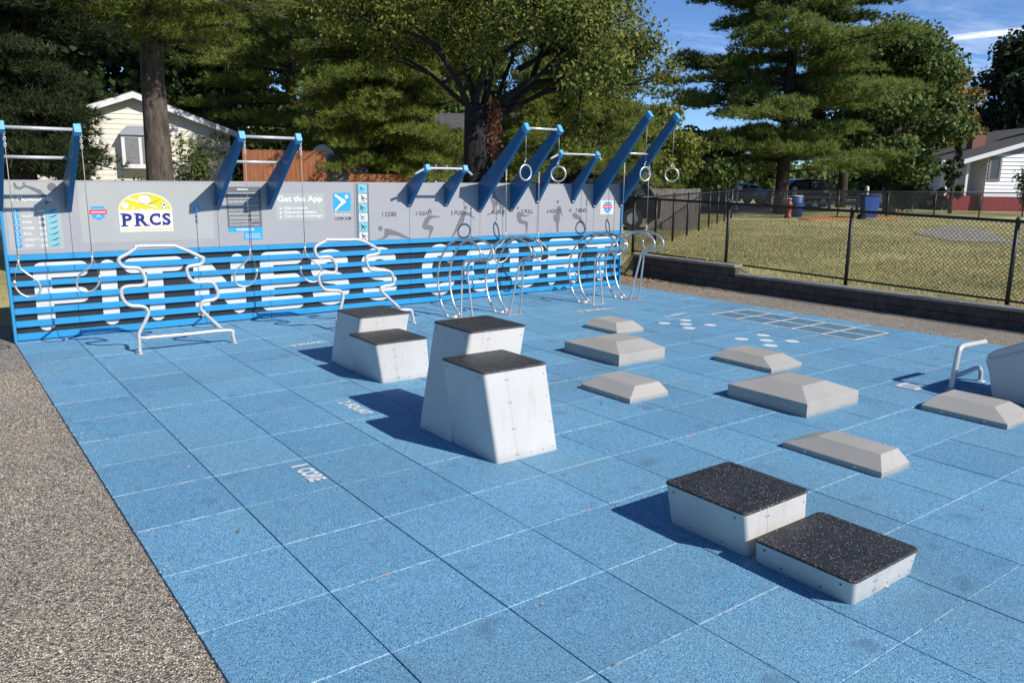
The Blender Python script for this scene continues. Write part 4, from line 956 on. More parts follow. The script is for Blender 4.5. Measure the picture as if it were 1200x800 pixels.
def grow(tb, p, d, L, r, depth, tips, curl=.35, shrink=.74, nb=(2, 3)):
    pts = [p]; q = p.copy(); dd = d.copy()
    for k in range(4):
        dd = (dd+Vector((random.gauss(0, 1), random.gauss(0, 1), random.gauss(.25, .6)))*curl*.22).normalized(); q = q+dd*L/4; pts.append(q.copy())
        if depth <= 2: tips.append((q.copy(), dd.copy()))
    tb.tube(pts, [r*(1-.12*k) for k in range(5)], 7 if depth > 2 else 5, caps=False)
    if depth == 0: tips.append((q, dd)); return
    for i in range(random.randint(*nb)):
        nd_ = (dd+Vector((random.gauss(0, 1), random.gauss(0, 1), random.gauss(.15, .8)))*.52).normalized()
        grow(tb, q if random.random() < .6 else pts[3], nd_, L*shrink*random.uniform(.8, 1.15), r*.6, depth-1, tips, curl, shrink, nb)
def deciduous(name, label, x, y, trunk, limbs, leafsize, per, mat, bm, spread=.35, group=None, z0=0, extra=None):
    root = thing(name, label, 'tree', (x, y, z0), 0, group); tb = MB(); tb.tube([Vector(t[:3]) for t in trunk], [t[3] for t in trunk], 14); tb.build('trunk', bm, root)
    lb = MB(); tips = []
    for p, d, L, r, dep in limbs: grow(lb, Vector(p), Vector(d).normalized(), L, r, dep, tips)
    lb.build('limbs', bm, root)
    C = np.array([tuple(t[0]) for t in tips]); P = np.repeat(C, per, 0)+rng.normal(0, spread, (len(C)*per, 3))
    if extra is not None: P = np.concatenate([P, extra])
    ctr = P.mean(0); V = leafcards(P, leafsize, 1.5, unit(P-ctr)+np.array([0, 0, .3])); mesh_np('crown', V, quads(V), mat, root); return root
def mass_tree(name, label, x, y, z0, h, rx, zc0, n, size, mat, bm, rt=.25, blobs=26, group=None, squash=1.0, cone=0):
    """deciduous tree whose crown is a volume of leaf clumps carried on limbs"""
    root = thing(name, label, 'tree', (x, y, z0), 0, group)
    MB().tube([(0, 0, -.2), (.05, .03, h*.3), (-.05, .05, h*.6), (.05, 0, h*.85)], [rt*1.2, rt*.9, rt*.6, rt*.2], 12).build('trunk', bm, root)
    lb = MB(); P = []; Q = []
    for b in range(blobs):
        t = (b+.5)/blobs; zz = zc0+(h-zc0)*t**.9
        rr = rx*(math.sin(math.pi*min(.98, .18+.8*t))**.6 if not cone else (1-t*.92))
        a = random.uniform(0, 2*math.pi); rad = rr*random.uniform(.35, .95); c = Vector((math.cos(a)*rad, math.sin(a)*rad, zz))
        lb.tube([(0, 0, max(zc0*.7, zz-rad*.6)), c*.5+Vector((0, 0, zz*.42)), c], [rt*.3, rt*.18, .02], 5)
        br = rx*random.uniform(.26, .42)*(1 if not cone else max(.3, 1-t)); m = n//blobs
        u = unit(rng.normal(0, 1, (m, 3)))*(rng.uniform(.45, 1.05, (m, 1)))*br*np.array([1, 1, .7*squash]); P.append(u+np.array(tuple(c))); Q.append(unit(u)+np.array([c.x/rx, c.y/rx, .3])*.5)
    lb.build('limbs', bm, root); V = leafcards(np.concatenate(P), size, 1.3, np.concatenate(Q)); mesh_np('crown', V, quads(V), mat, root); return root

# big pine behind the wall, in front of the cream house
x, y = 2.50, 13.86; tc = TOCAM(x, y); NP = dict(group='tall pines behind the court')
plume_pine('thick trunk pine with grey bark before the cream house', x, y, 11, .27, limbset(9, 4.15, 4.9, 2.2, 2.8, tc, 1.1)+limbset(58, 4.7, 9.0, 3.8, 4.8), .15, M['needle'], M['bark_pine'], (.55, .26), 46, 11, .0065, nplume=7, **NP)
plume_pine('dark dense evergreen at the far left edge', .12, 12.45, 9, .20, limbset(44, 1.9, 3.2, 1.3, 1.15)+limbset(46, 3.2, 4.6, 1.0, 1.7)+limbset(56, 4.8, 8.2, 2.6, 2.2), .13, M['needle_dark'], M['bark_dark'], (.48, .26), 46, 11, .0065, droop=.25, name='evergreen_tree', start=.2, nplume=6, **NP)
plume_pine('green feathery pine left of the maple', 10.9, 20.3, 12, .24, limbset(96, 1.9, 7.2, 2.3, 3.2, pw=.5)+limbset(44, 7.2, 10.4, 2.5, 2.0), .18, M['needle'], M['bark_dark'], (.62, .36), 54, 11, .009, droop=.16, nplume=7, start=.22, **NP)
plume_pine('tall pine behind the cedar fence, between the cream house and the feathery pine', 10.4, 27.0, 15, .25, limbset(90, 2.4, 14, 4.2, 3.6), .22, M['needle'], M['bark_dark'], (.8, .4), 55, 10, .012, nplume=6, **NP)
plume_pine('pine just behind the maple on its left', 12.3, 21.0, 12, .25, limbset(84, 2.4, 11, 3.4, 3.0), .19, M['needle'], M['bark_dark'], (.65, .33), 50, 10, .010, nplume=6, **NP)
plume_pine('soft green pine showing right of the maple trunk', 16.2, 17.6, 6.8, .20, limbset(150, 1.7, 6.6, 3.1, 1.0, pw=1.7), .19, M['needle'], M['bark_dark'], (.62, .42), 50, 10, .009, nplume=6, droop=.3, **NP)
# broad maple
mx_, my_ = 6.95, 9.55
limbs = [((-.15, 0, 3.0), (-.50, -.1, 1.1), 1.3, .07, 4), ((.1, 0, 2.9), (1.0, .1, .75), 1.45, .115, 4), ((0, .05, 3.2), (.05, .6, .9), 1.3, .07, 4), ((.1, -.1, 3.1), (.6, -.7, .6), 1.2, .075, 4),
         ((-.1, 0, 3.2), (-.1, -.5, 1.1), 1.2, .075, 4), ((.3, 0, 3.0), (1.0, -.3, .55), 1.2, .07, 4), ((-.1, 0, 3.1), (-.5, .5, .6), 1.0, .06, 4), ((.2, .1, 2.9), (.8, .7, .5), 1.15, .06, 4), ((.9, 0, 3.9), (1.0, -.2, .45), .80, .06, 3), ((.1, 0, 3.1), (.2, -.2, 1.2), 1.2, .075, 4)]
deciduous('maple_tree', 'large yellow green maple whose dark trunk stands right behind the wall', mx_, my_, [(0, 0, -.1, .40), (0, 0, .6, .31), (-.02, 0, 1.6, .275), (0, 0, 2.5, .26), (-.05, .03, 3.2, .19)], limbs, .078, 20, M['leaf_maple'], M['bark_black'], .15, None)
# reddish climber on the trunk
n = 1500; a = rng.uniform(-1.9, .3, n); z = rng.uniform(1.5, 3.3, n); P = np.stack([mx_+.29*np.cos(a)+rng.normal(0, .07, n), my_+.29*np.sin(a)+rng.normal(0, .07, n), z], 1)
P = P[P[:, 0] > mx_+.05]; V = leafcards(P, .075); tag(mesh_np('climbing_vine', V, quads(V), M['leaf_red']), 'reddish brown climbing vine on the right side of the maple trunk', 'vine')

# large white pine over the lawn
x, y = 34.71, 22.46; L_ = []
for k in range(17):
    h = 2.6+k*1.05; n_ = 8 if k < 12 else 6; a0 = random.uniform(0, 6.28); Lk = 5.9 if k < 9 else 5.9-(k-8)*.38
    for q in range(n_): L_.append((h+random.uniform(-.55, .55), a0+q*6.283/n_+random.uniform(-.25, .25), Lk*random.uniform(.45, 1.08)))
L_ += [(6.3, TOCAM(x, y)-1.45, 6.6), (6.0, TOCAM(x, y)+1.5, 6.4), (9.6, TOCAM(x, y)+1.4, 6.2)]
plume_pine('huge layered white pine towering over the far lawn', x, y, 20.5, .34, L_, .27, M['needle_big'], M['bark_dark'], (1.1, .62), 105, 12, .020, droop=.05, nplume=6, side=.34, start=.34, z0=.3)
mass_tree('broadleaf_tree', 'dark green broadleaf tree just right of the white pine', 42.8, 21.0, .3, 9.6, 3.7, 2.2, 26000, .26, M['leaf_green'], M['bark_dark'], .3, 40)
mass_tree('broadleaf_tree', 'taller broadleaf tree with thin crown peeking behind the white pine', 47.0, 26.5, .3, 10.2, 3.6, 4, 15000, .30, M['leaf_green'], M['bark_dark'], .3, 30)
mass_tree('autumn_tree', 'yellow and orange autumn tree behind the broadleaf tree', 57.2, 25.5, .3, 8.8, 2.5, 2.2, 15000, .30, M['leaf_autumn'], M['bark_dark'], .28, 30)
mass_tree('broadleaf_tree', 'very dark tree towering behind the white siding house', 66.5, 23.6, .3, 12.0, 5.6, 2.0, 26000, .42, M['needle_dark'], M['bark_dark'], .4, 44)
mass_tree('broadleaf_tree', 'dark tree at the right edge behind the house chimneys', 74.0, 17.0, .3, 13.6, 6.5, 2.0, 26000, .42, M['needle_dark'], M['bark_dark'], .4, 44)
mass_tree('broadleaf_tree', 'small olive tree in the gap between the maple and the white pine', 22.8, 20.3, .3, 4.2, 1.9, 1.4, 14000, .16, M['leaf_maple'], M['bark_dark'], .16, 30)
mass_tree('broadleaf_tree', 'low rounded tree left of the white pine trunk', 30.5, 24.8, .3, 3.7, 2.6, 1.3, 14000, .22, M['leaf_green'], M['bark_dark'], .2, 28)
mass_tree('columnar_arborvitae', 'narrow dark arborvitae beside the white siding house', 44.6, 18.5, .3, 4.4, .75, .3, 6000, .14, M['needle_dark'], M['bark_dark'], .1, 24, cone=1)
# tree belt behind everything
belt = [(-22, 44, 13), (-12, 40, 14), (-3, 44, 14.5), (5, 40, 13), (10.5, 38, 13), (15, 42, 12.5), (20, 37, 11.5), (26, 40, 10.5), (33, 41, 8.0), (41, 44, 5.2), (50, 44, 3.6), (60, 42, 4.2), (72, 36, 4.8), (80, 26, 6)]
bl = ['far left', 'left', 'broad', 'tall', 'dense', 'round', 'leaning', 'middle', 'lower', 'low', 'small', 'smaller', 'right', 'far right']
desc = ['dark tree of the background belt, leftmost of the belt', 'dark belt tree behind the left end of the cream house', 'dark belt tree rising over the cream house roof', 'dark belt tree between the cream house and the feathery pine', 'dark belt tree behind the feathery pine', 'dark belt tree behind the left limbs of the maple', 'dark belt tree behind the maple trunk', 'dark belt tree behind the soft green pine', 'dark belt tree over the small olive tree', 'low belt tree left of the white pine, beyond the street', 'low belt tree behind the white pine trunk', 'low belt tree beyond the dark parked car', 'low belt tree behind the entrance of the white house', 'belt tree hidden mostly by the white house']
for (x, y, h), d_ in zip(belt, desc):
    mass_tree('belt_tree', d_, x, y, .2, h, h*.36, .6, 9500, .40, M['leaf_green'] if random.random() < .6 else M['needle_dark'], M['bark_dark'], .3, 34, group='trees of the background belt')

# far woods closing the horizon : one mass nobody could count
P = []
for k in range(330):
    an = R_(random.uniform(-40, 100)); r = random.uniform(82, 110); hh = random.uniform(2.6, 4.6)
    c = np.array([CAM.x+r*math.sin(an), CAM.y+r*math.cos(an), 0]); m = 260
    u = unit(rng.normal(0, 1, (m, 3)))*rng.uniform(.5, 1.05, (m, 1))*np.array([3.6, 3.6, hh*.5]); P.append(u+c+np.array([0, 0, hh*.5]))
P = np.concatenate(P); P = P[P[:, 2] > .2]; V = leafcards(P, .8, 1.2)
tag(mesh_np('far_woods', V, quads(V), M['leaf_green']), 'far mass of dark woods closing the horizon beyond the street', 'woods', None, 'stuff')

mass_tree('belt_tree', 'dark belt tree over the roof peak of the cream house', 7.2, 36.5, .2, 12.5, 4.6, .6, 14000, .36, M['leaf_green'], M['bark_dark'], .3, 40, group='trees of the background belt')
mass_tree('belt_tree', 'dark belt tree behind the left slope of the cream house', 2.2, 37.5, .2, 12.0, 4.4, .6, 14000, .36, M['needle_dark'], M['bark_dark'], .3, 40, group='trees of the background belt')
# ---------------------------------------------------------------- houses
def place(root, mb, name, mat, **kw): return mb.build(name, mat, root, **kw)
def siding_wall(mb, poly, y, th, pitch=.16, z0=0):
    """lap siding : stacked slightly tilted boards clipped to a gable polygon given as half width function"""
    pass
def gable_boards(mb, x0, x1, zb, ze, zp, xp, y, pitch=.17, lap=.018):
    z = zb
    while z < zp-.03:
        z2 = min(z+pitch, zp-.01)
        def span(zz):
            if zz <= ze: return x0, x1
            t = (zz-ze)/(zp-ze); return x0+(xp-x0)*t, x1+(xp-x1)*t
        a0, a1 = span(z); b0, b1 = span(z2)
        mb.add([(a0, y-lap, z), (a1, y-lap, z), (b1, y-.002, z2), (b0, y-.002, z2), (a0, y, z), (a1, y, z)], [(0, 1, 2, 3), (4, 5, 1, 0)])
        z = z2
def window(root, x0, x1, z0, z1, y, frame=.07, mull=True, fm=None, pane=None):
    f = MB(); fm = fm or M['white']
    f.box(x0-frame, x1+frame, y-.06, y+.02, z1, z1+frame); f.box(x0-frame, x1+frame, y-.06, y+.02, z0-frame, z0)
    f.box(x0-frame, x0, y-.06, y+.02, z0+.001, z1-.001); f.box(x1, x1+frame, y-.06, y+.02, z0+.001, z1-.001)
    if mull: c = (x0+x1)/2; f.box(c-.04, c+.04, y-.055, y+.02, z0+.001, z1-.001)
    w_ = f.build('window', fm, root); MB().box(x0, x1, y-.03, y-.022, z0, z1).build('pane', pane or M['glass'], w_); return w_
# cream house : gable end towards the court
hc = Vector((5.06, 27.62)); ang = math.atan2(27.00-28.08, 7.57-2.41)
H1 = thing('cream_house', 'cream siding house with a low gable behind the thick pine trunk', 'house', (hc.x, hc.y, 0), ang)
HW = 3.0; EV = 3.42; PK = 4.52
mb = MB(); mb.box(-HW, HW, .02, 9, 0, EV); mb.prism([(-HW, EV), (HW, EV), (0, PK)], 'y', .02, 9); mb.build('wall_core', M['cream'], H1)
mb = MB(); gable_boards(mb, -HW, HW, 0, EV, PK, 0, 0); mb.build('siding', M['cream'], H1)
sl = (PK-EV)/HW; ov = .35
for s_ in (-1, 1):
    mb = MB(); mb.prism([(s_*(HW+ov), EV-sl*ov+.02), (0, PK+.02), (0, PK+.14), (s_*(HW+ov), EV-sl*ov+.14)], 'y', -.30, 9.2); mb.build('roof', M['shingle'], H1)
    mb = MB(); mb.prism([(s_*(HW+ov+.02), EV-sl*ov-.10), (0, PK-.10), (0, PK+.10), (s_*(HW+ov+.02), EV-sl*ov+.10)], 'y', -.36, -.302); mb.build('rake_board', M['white'], H1)
    MB().box(s_*HW-.06, s_*HW+.06, -.03, .04, 0, EV-.05).build('corner_board', M['white'], H1)
wx0, wx1, wz0, wz1 = -.36, .58, 2.25, 3.12
mb = MB(); mb.box(wx0-.12, wx1+.12, -.42, -.02, wz0-.16, wz1+.08); bay = mb.build('bay_window', M['white'], H1, .01, 1)
mb = MB(); mb.box(wx0, (wx0+wx1)/2-.05, -.432, -.424, wz0, wz1); mb.build('pane', M['curtain'], bay)
mb = MB(); mb.box((wx0+wx1)/2+.05, wx1, -.432, -.424, wz0, wz1); mb.build('pane', M['curtain'], bay)
mb = MB(); vs = [(wx0-.2, -.5, wz1+.08), (wx1+.2, -.5, wz1+.08), (wx1+.2, 0, wz1+.08), (wx0-.2, 0, wz1+.08), (wx0+.1, -.1, wz1+.40), (wx1-.1, -.1, wz1+.40), (wx1-.1, 0, wz1+.40), (wx0+.1, 0, wz1+.40)]
mb.add(vs, [(3, 2, 1, 0), (4, 5, 6, 7), (0, 1, 5, 4), (1, 2, 6, 5), (2, 3, 7, 6), (3, 0, 4, 7)]); mb.build('bay_roof', M['greysiding'], H1)
# left wing, further back
MB().box(-7.5, -HW-.01, 2.0, 8, 0, 3.0).build('side_wing', M['cream'], H1)
mb = MB(); mb.prism([(1.6, 2.98), (8.4, 2.98), (5, 4.3)], 'x', -7.8, -HW-.02); mb.build('side_roof', M['shingle'], H1)
# pale house seen through the trees
h2a = Vector((16.33, 28.65)); h2b = Vector((22.74, 24.02)); ang = math.atan2(h2b.y-h2a.y, h2b.x-h2a.x); L2 = (h2b-h2a).length
H2 = thing('grey_house', 'pale grey house half hidden behind the maple and the soft green pine', 'house', (h2a.x, h2a.y, 0), ang)
mb = MB(); mb.box(0, L2*.56, 0, 7, 0, 3.4); mb.build('wall', M['greysiding'], H2)
mb = MB(); gable_boards(mb, 0, L2*.56, 0, 3.4, 3.4, L2*.28, 0); mb.build('siding', M['greysiding'], H2)
mb = MB(); mb.box(L2*.57, L2, -.6, 7, 0, 4.1); mb.build('wall', M['whitesiding'], H2)
mb = MB(); gable_boards(mb, L2*.57, L2, 0, 4.1, 4.1, L2*.78, -.61); mb.build('siding', M['whitesiding'], H2)
mb = MB(); mb.prism([(-.8, 3.42), (7.6, 3.42), (3.4, 4.9)], 'x', -.4, L2*.56); mb.build('roof', M['shingle'], H2)
mb = MB(); mb.prism([(-1.1, 4.12), (7.6, 4.12), (3.2, 5.4)], 'x', L2*.565, L2+.4); mb.build('roof', M['shingle'], H2)
window(H2, 1.2, 2.1, 1.7, 2.9, -.02); window(H2, 3.0, 3.6, 1.7, 2.9, -.02); window(H2, 5.4, 6.3, 2.1, 3.2, -.63)
# dark roofed shed and grey board fence near the right end of the wall
a = Vector((17.9, 20.3)); b = Vector((20.9, 17.9)); ang = math.atan2(b.y-a.y, b.x-a.x)
SH = thing('garden_shed', 'low brown shed with a dark flat roof right of the tall arms', 'shed', (a.x, a.y, .25), ang)
MB().box(.1, 3.3, 0, 2.4, 0, 1.75).build('wall', M['wood_grey'], SH); mb = MB(); mb.prism([(-.3, 1.76), (2.7, 1.76), (2.7, 2.0), (-.3, 1.88)], 'x', -.1, 3.5); mb.build('roof', M['shingle'], SH)
MB().box(1.2, 1.95, -.03, -.002, .05, 1.6).build('door', M['greysiding'], SH)
def board_fence(label, A, B, z0, h, mat):
    A = Vector(A); B = Vector(B); L = (B-A).length; root = thing('board_fence', label, 'fence', (A.x, A.y, z0), math.atan2(B.y-A.y, B.x-A.x), 'wooden board fences of the back gardens')
    mb = MB(); x = 0
    while x < L: w_ = .13; hh = h+random.uniform(-.012, .012); mb.box(x+.003, x+w_-.003, -.012+random.uniform(-.003, .003), .010, 0, hh); x += w_
    mb.build('boards', mat, root)
    MB().box(0, L, .012, .06, .35, .44).build('rail', mat, root); MB().box(0, L, .012, .06, h-.4, h-.31).build('rail', mat, root)
    x = 0
    while x <= L+.01: MB().box(x-.05, x+.05, -.02, .09, 0, h+.05).build('post', mat, root); x += max(2.4, L/4)
board_fence('reddish cedar board fence right of the cream house', (6.6, 21.2), (8.6, 20.1), .3, 2.35, M['wood'])
board_fence('weathered grey board fence between the two cedar fences', (8.7, 20.9), (10.0, 20.3), .3, 1.95, M['wood_grey'])
board_fence('lower cedar board fence under the feathery pine', (9.4, 20.0), (11.2, 19.0), .3, 1.70, M['wood'])
board_fence('small grey board fence at the right end of the wall', (18.4, 16.2), (19.6, 15.2), .3, 1.35, M['wood_grey'])
# white siding house at the right
A = Vector((49.96, 19.65)); B = Vector((56.5, 14.6)); ang = math.atan2(B.y-A.y, B.x-A.x)
H3 = thing('white_house', 'white siding house with a dark red base and two brick chimneys', 'house', (A.x, A.y, .3), ang)
x0, x1 = .55, 12.5; xp = 6.5; EV, PK = 3.35, 5.15
MB().box(x0, x1, .03, 10, 0, EV).build('wall', M['whitesiding'], H3)
mb = MB(); mb.prism([(x0, EV), (x1, EV), (xp, PK)], 'y', .03, 10); mb.build('gable', M['greysiding'], H3)  # grey paints the shade under the eaves onto the gable
mb = MB(); gable_boards(mb, x0, x1, .86, EV, EV, xp, .02, .23, .05); mb.build('siding', M['whitesiding'], H3)
MB().box(x0-.02, x1+.02, -.04, .02, 0, .85).build('foundation', M['redbase'], H3)
sl = (PK-EV)/(xp-x0)
for s0, s1 in ((x0-1.6, xp), (x1+.8, xp)):
    za = PK-sl*abs(xp-s0)
    mb = MB(); mb.prism([(s0, za+.02), (s1, PK+.02), (s1, PK+.16), (s0, za+.16)], 'y', -.35, 10.3); mb.build('roof', M['shingle'], H3)
    mb = MB(); mb.prism([(s0-.02, za-.12), (s1, PK-.12), (s1, PK+.14), (s0-.02, za+.14)], 'y', -.42, -.352); mb.build('rake_board', M['white'], H3)
window(H3, .75, 1.25, 1.9, 3.1, .0, .12, False, M['wood_grey'])
mb = MB(); mb.box(-1.35, x0-.02, 1.6, 9.5, .9, 3.0); mb.build('porch_wall', M['whitesiding'], H3)
for px in (-1.5, -.3): MB().box(px-.07, px+.07, .5, .64, 0, 3.0).build('porch_post', M['white'], H3)
MB().box(-1.4, .5, .4, 1.6, 0, .9).build('porch_steps', M['redbase'], H3)
for cx, cy, cz in ((1.9, 4.0, 4.75), (5.3, 3.0, 5.75)):
    ch = MB().box(cx-.42, cx+.42, cy-.35, cy+.35, 3.4, cz).build('chimney', M['brick'], H3); MB().box(cx-.5, cx+.5, cy-.43, cy+.43, cz+.002, cz+.1).build('chimney_cap', M['block'], ch)
    MB().cyl(cx, cy, cz+.1, cz+.35, .12, 10).build('flue', M['redbase'], ch)

# ---------------------------------------------------------------- shrubs, cars, street bits
def shrub(label, x, y, z0, h, r, n, size, mat, stems=9):
    root = thing('shrub', label, 'shrub', (x, y, z0), 0, 'garden shrubs near the houses'); sb = MB(); P = []
    for i in range(stems):
        a = random.uniform(0, 6.28); t = Vector((math.cos(a)*r*random.uniform(.3, 1), math.sin(a)*r*random.uniform(.3, 1), h*random.uniform(.6, 1)))
        sb.tube([(0, 0, 0), t*.5+Vector((0, 0, h*.1)), t], [.018, .012, .004], 5)
        m = n//stems; tt = rng.uniform(.3, 1.05, (m, 1)); P.append(np.array(tuple(t))*tt+rng.normal(0, r*.16, (m, 3)))
    sb.build('stems', M['bark_dark'], root); P = np.concatenate(P); P[:, 2] = np.abs(P[:, 2]); V = leafcards(P, size, 1.8); mesh_np('foliage', V, quads(V), mat, root)
shrub('dark shrub against the cream siding left of the bay window', 3.0, 26.0, .3, 2.6, .55, 1500, .16, M['leaf_green'])
shrub('tall yellow green shrub between the pine trunk and the cedar fence', 5.35, 22.6, .3, 2.55, .75, 1500, .15, M['leaf_shrub'], 14)
shrub('small leafy shrub below the bay window', 3.75, 22.8, .3, 1.7, .5, 500, .13, M['leaf_shrub'], 9)
shrub('thin flowering shrub at the right corner of the cream house', 6.2, 23.4, .3, 2.6, .6, 700, .10, M['leaf_shrub'], 12)
shrub('yellow green bush before the red base of the white house', 47.4, 15.6, .3, 2.8, .9, 2200, .18, M['leaf_shrub'], 14)
shrub('low dark bush under the orange tree', 43.5, 20.6, .3, 2.2, 1.4, 3000, .20, M['needle_dark'], 16)
for (x, y) in ():
    pass
def wheel(root, x, y, z, r=.34, w_=.22):
    t = MB().tube([(x, y-w_/2, z), (x, y+w_/2, z)], r, 20).build('wheel', M['tyre'], root)
    MB().tube([(x, y-w_/2-.012, z), (x, y+w_/2+.012, z)], r*.55, 14).build('rim', M['car_silver'], t)
def car(name, label, cat, x, y, rz, paintm, L=4.7, suv=True):
    root = thing(name, label, cat, (x, y, .345), rz, 'parked vehicles beyond the lawn'); h = 1.72 if suv else 1.42
    prof = [(-L/2, .35), (-L/2+.05, .85), (-L/2+.25, 1.0), (-L*.22, 1.05), (-L*.10, h-.06), (.05*L, h), (L*.36, h-.04), (L*.46, 1.08), (L/2, .95), (L/2, .35)]
    if not suv: prof = [(-L/2, .32), (-L/2+.05, .72), (-L*.25, .88), (-L*.10, h-.05), (.08*L, h), (L*.24, h-.12), (L*.38, .92), (L/2-.03, .86), (L/2, .32)]
    mb = MB(); mb.prism(prof, 'y', -.9, .9); mb.build('body', paintm, root, .07, 3)
    for s_ in (-1, 1):
        y0, y1 = (-.912, -.895) if s_ < 0 else (.895, .912)
        g = [(-L*.17, 1.08), (-L*.09, h-.14), (L*.09, h-.12), (L*.09, 1.08)]; mb = MB(); mb.prism(g, 'y', y0, y1); mb.build('side_window', M['glass'], root)
        g = [(L*.12, 1.08), (L*.12, h-.12), (L*.33 if suv else L*.22, h-.16), (L*.40 if suv else L*.30, 1.08)]; mb = MB(); mb.prism(g, 'y', y0, y1); mb.build('side_window', M['glass'], root)
        MB().box(-L/2-.012, -L/2+.03, s_*.62-.16, s_*.62+.16, .66, .82).build('headlight', M['white'], root)
        MB().box(L/2-.03, L/2+.012, s_*.70-.09, s_*.70+.09, .72, .95).build('tail_light', M['red'], root)
    for wx in (-L*.31, L*.31):
        for s_ in (-1, 1): wheel(root, wx, s_*.82, .34)
    mb = MB(); mb.prism([(-L*.205, 1.09), (-L*.108, h-.12), (-L*.118, h-.12), (-L*.215, 1.09)], 'y', -.72, .72); mb.build('windscreen', M['glass'], root)
    return root
car('parked_car', 'dark blue car parked along the street beyond the corner fence', 'car', 37.0, 29.8, -.35, M['car_blue'])
car('parked_car', 'black car with a bright wheel parked under the broadleaf tree', 'car', 50.3, 24.2, -.9, M['car_black'], suv=False)
car('parked_car', 'dark pickup sized car behind the white pine trunk', 'car', 43.8, 27.8, -.5, M['car_black'])
car('parked_car', 'silver car seen through the fence left of the white pine', 'car', 44.5, 33.0, -.4, M['car_silver'], suv=False)
car('parked_car', 'dark car partly hidden behind the right end of the wall', 'car', 16.8, 17.45, -.75, M['car_black'])
# wheelie bin
bn = thing('wheelie_bin', 'blue wheelie bin with a dark lid beyond the lawn fence', 'bin', (33.03, 16.68, .31), .9)
mb = MB(); loft(mb, [rrect(-.24, .24, -.28, .28, .05, .06), rrect(-.30, .30, -.37, .37, .05, 1.0)]); mb.build('bin_body', M['binblue'], bn)
mb = MB(); loft(mb, [rrect(-.32, .32, -.40, .40, .05, 1.002), rrect(-.30, .30, -.38, .38, .05, 1.08)]); mb.build('lid', M['car_blue'], bn)
for s_ in (-1, 1): MB().tube([(s_*.2, .30, .1), (s_*.27, .30, .1)], .1, 14).build('wheel', M['tyre'], bn)
MB().box(-.12, .12, -.375, -.345, .5, .66).build('bin_label', M['teal'], bn)
bl_ = thing('barrel', 'blue barrel standing beside the red hydrant', 'barrel', (31.83, 19.58, .31)); MB().lathe([(.26, 0), (.29, .04), (.29, .3), (.30, .32), (.29, .34), (.29, .6), (.30, .62), (.29, .64), (.29, .88), (.25, .92)], 0, 0, 0, 20).build('barrel_body', M['binblue'], bl_)
MB().lathe([(.27, 0), (.27, .03), (.05, .05)], 0, 0, .925, 20).build('barrel_lid', M['white'], bl_)
hy = thing('fire_hydrant', 'small red fire hydrant left of the blue barrel', 'hydrant', (30.4, 19.0, .31)); MB().lathe([(.17, 0), (.17, .05), (.12, .07), (.12, .55), (.15, .57), (.15, .61), (.11, .70), (.04, .78), (.03, .84)], 0, 0, 0, 16).build('hydrant_body', M['hydrant'], hy)
MB().tube([(-.2, 0, .45), (.2, 0, .45)], .06, 12).build('nozzle', M['hydrant'], hy); MB().lathe([(.10, 0), (.10, .03), (.02, .04)], 0, 0, .82, 12).build('top_nut', M['palewhite'], hy)
for lb, x, y, h in (('white marker post left of the driveway posts, tallest of the row', 39.9, 25.2, 1.25), ('white marker post in the middle of the driveway row', 43.2, 27.4, 1.15), ('short white marker post nearest the blue barrel', 36.2, 23.6, 1.0), ('white marker post near the broadleaf tree trunk', 46.3, 24.4, 1.3)):
    r_ = thing('marker_post', lb, 'post', (x, y, .31), 0, 'white marker posts along the driveway'); MB().box(-.09, .09, -.09, .09, 0, h).build('post_shaft', M['white'], r_, .01, 1); MB().lathe([(.12, 0), (.12, .03), (.02, .08)], 0, 0, h, 4).build('post_top', M['palewhite'], r_)
rf = thing('rail_fence', 'dark three rail fence across the driveway', 'fence', (37.5, 25.0, .31), math.atan2(-3.5, 9))
for i in range(6): MB().box(i*1.9-.06, i*1.9+.06, -.06, .06, 0, 1.15).build('post', M['wood_grey'], rf)
for z in (.35, .68, 1.0): MB().box(0, 9.5, -.09, -.062, z, z+.12).build('rail', M['wood_grey'], rf)
ml = thing('mailbox', 'white mailbox on a post beyond the corner fence', 'mailbox', (35.2, 25.6, .31), .3)
MB().box(-.05, .05, -.05, .05, 0, 1.1).build('post', M['white'], ml); mb = MB(); mb.prism([(-.14, 1.1)]+[(.14*math.cos(R_(180-k*18)), 1.28+.14*math.sin(R_(180-k*18))) for k in range(11)]+[(.14, 1.1)], 'x', -.3, .3); mb.build('box', M['white'], ml, .01, 1)
# patio chair and dish near the cream house
pc = thing('patio_chair', 'dark brown sling patio chair left of the shrub by the cream house', 'patio chair', (1.99, 19.05, .62), .7)
mb = MB(); mb.box(-.28, .28, -.26, .26, .40, .43); mb.build('seat', M['chairbrown'], pc)
mb = MB(); mb.prism([(.26, .42), (.50, 1.30), (.54, 1.30), (.30, .42)], 'x', -.28, .28); mb.build('backrest', M['chairbrown'], pc)
for sx in (-.27, .27):
    MB().tube([(sx, -.26, 0), (sx, -.26, .62), (sx, .36, .66)], .014, 8).build('arm_rest', M['black'], pc); MB().tube([(sx, .30, .42), (sx, .36, 0)], .014, 8).build('leg', M['black'], pc); MB().tube([(sx, -.26, .4), (sx, -.30, 0)], .013, 8).build('leg', M['black'], pc)
ds = thing('satellite_dish', 'white satellite dish on a pole before the cedar fence', 'satellite dish', (9.2, 21.6, .3), 2.3)
MB().cyl(0, 0, 0, 1.9, .03, 10).build('pole', M['steel'], ds)
mb = MB(); R0 = []
for i in range(6):
    r_ = .42*i/5+.01; R0.append([(r_*math.cos(a), -.05-.6*r_*r_*-1-.1, 2.1+r_*1.15*math.sin(a)) for a in [k*math.pi/10 for k in range(20)]])
loft(mb, R0); mb.build('dish', M['white'], ds)
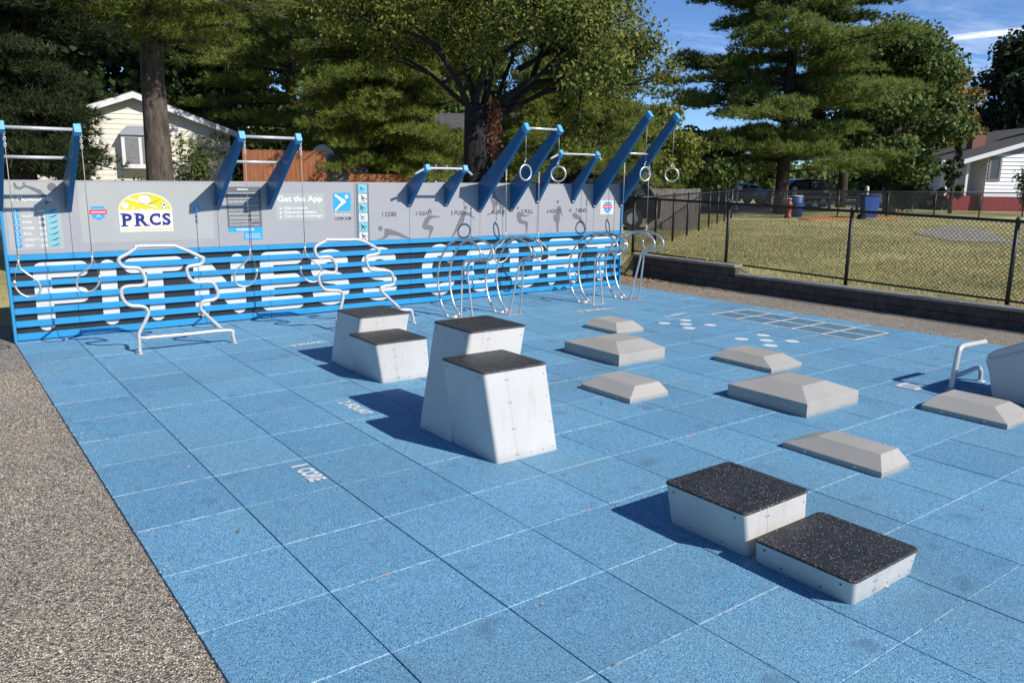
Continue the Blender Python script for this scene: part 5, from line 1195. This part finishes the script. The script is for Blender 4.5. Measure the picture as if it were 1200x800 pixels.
MB().tube([(0, -.12, 1.75), (0, .35, 1.95)], .012, 6).build('feed_arm', M['steel'], ds)

# ---------------------------------------------------------------- thin high clouds (real sheets high above)
def cloud_mat(stretch, lo, hi, dens):
    k = NT('cirrus'); v = k.co(stretch, 'Generated'); f = k.noise(v, 3.0, 9, .62)
    g = k.n('TexCoord'); sx = k.n('SeparateXYZ'); k.l(g.outputs['Generated'], sx.inputs[0])
    def fall(o): return k.math('MULTIPLY', k.math('MULTIPLY', o, k.math('SUBTRACT', 1, o)), 4)
    a = k.ramp(f, [(lo, (0, 0, 0)), (hi, (1, 1, 1))])
    al = k.math('MULTIPLY', k.math('MULTIPLY', a, k.math('MULTIPLY', fall(sx.outputs[0]), fall(sx.outputs[1]))), dens)
    k.b.inputs['Base Color'].default_value = (.9, .9, .92, 1); k.rough(1)
    tr = k.n('BsdfTranslucent'); tr.inputs[0].default_value = (.95, .96, 1, 1)
    tp = k.n('BsdfTransparent'); mx = k.n('MixShader'); k.l(al, mx.inputs[0]); k.l(tp.outputs[0], mx.inputs[1]); k.l(tr.outputs[0], mx.inputs[2]); k.l(mx.outputs[0], k.o.inputs[0]); return k.m
def sky_pt(u, v, z):
    d = right*((u-600)/930.99)+down*((v-400)/930.99)+fwd; return CAM+d*((z-CAM.z)/d.z)
def cloud_sheet(name, c, z, mat):
    me = bpy.data.meshes.new(name); me.from_pydata([sky_pt(p, q, z) for p, q in c], [], [(0, 1, 2, 3)]); me.materials.append(mat); o = bpy.data.objects.new(name, me); COL.objects.link(o); return struct(o)
cloud_sheet('contrail', [(1100, 50), (1215, 38), (1235, 28), (1120, 40)], 3200, cloud_mat((1.5, .4, 1), .25, .65, 1.3))
cloud_sheet('cirrus', [(940, 95), (1260, 105), (1240, -20), (960, -30)], 3500, cloud_mat((1.2, 3.5, 1), .45, .80, .55))
cloud_sheet('cirrus', [(740, 80), (860, 90), (870, 20), (750, 25)], 3600, cloud_mat((1.0, 2.5, 1), .45, .80, .35))
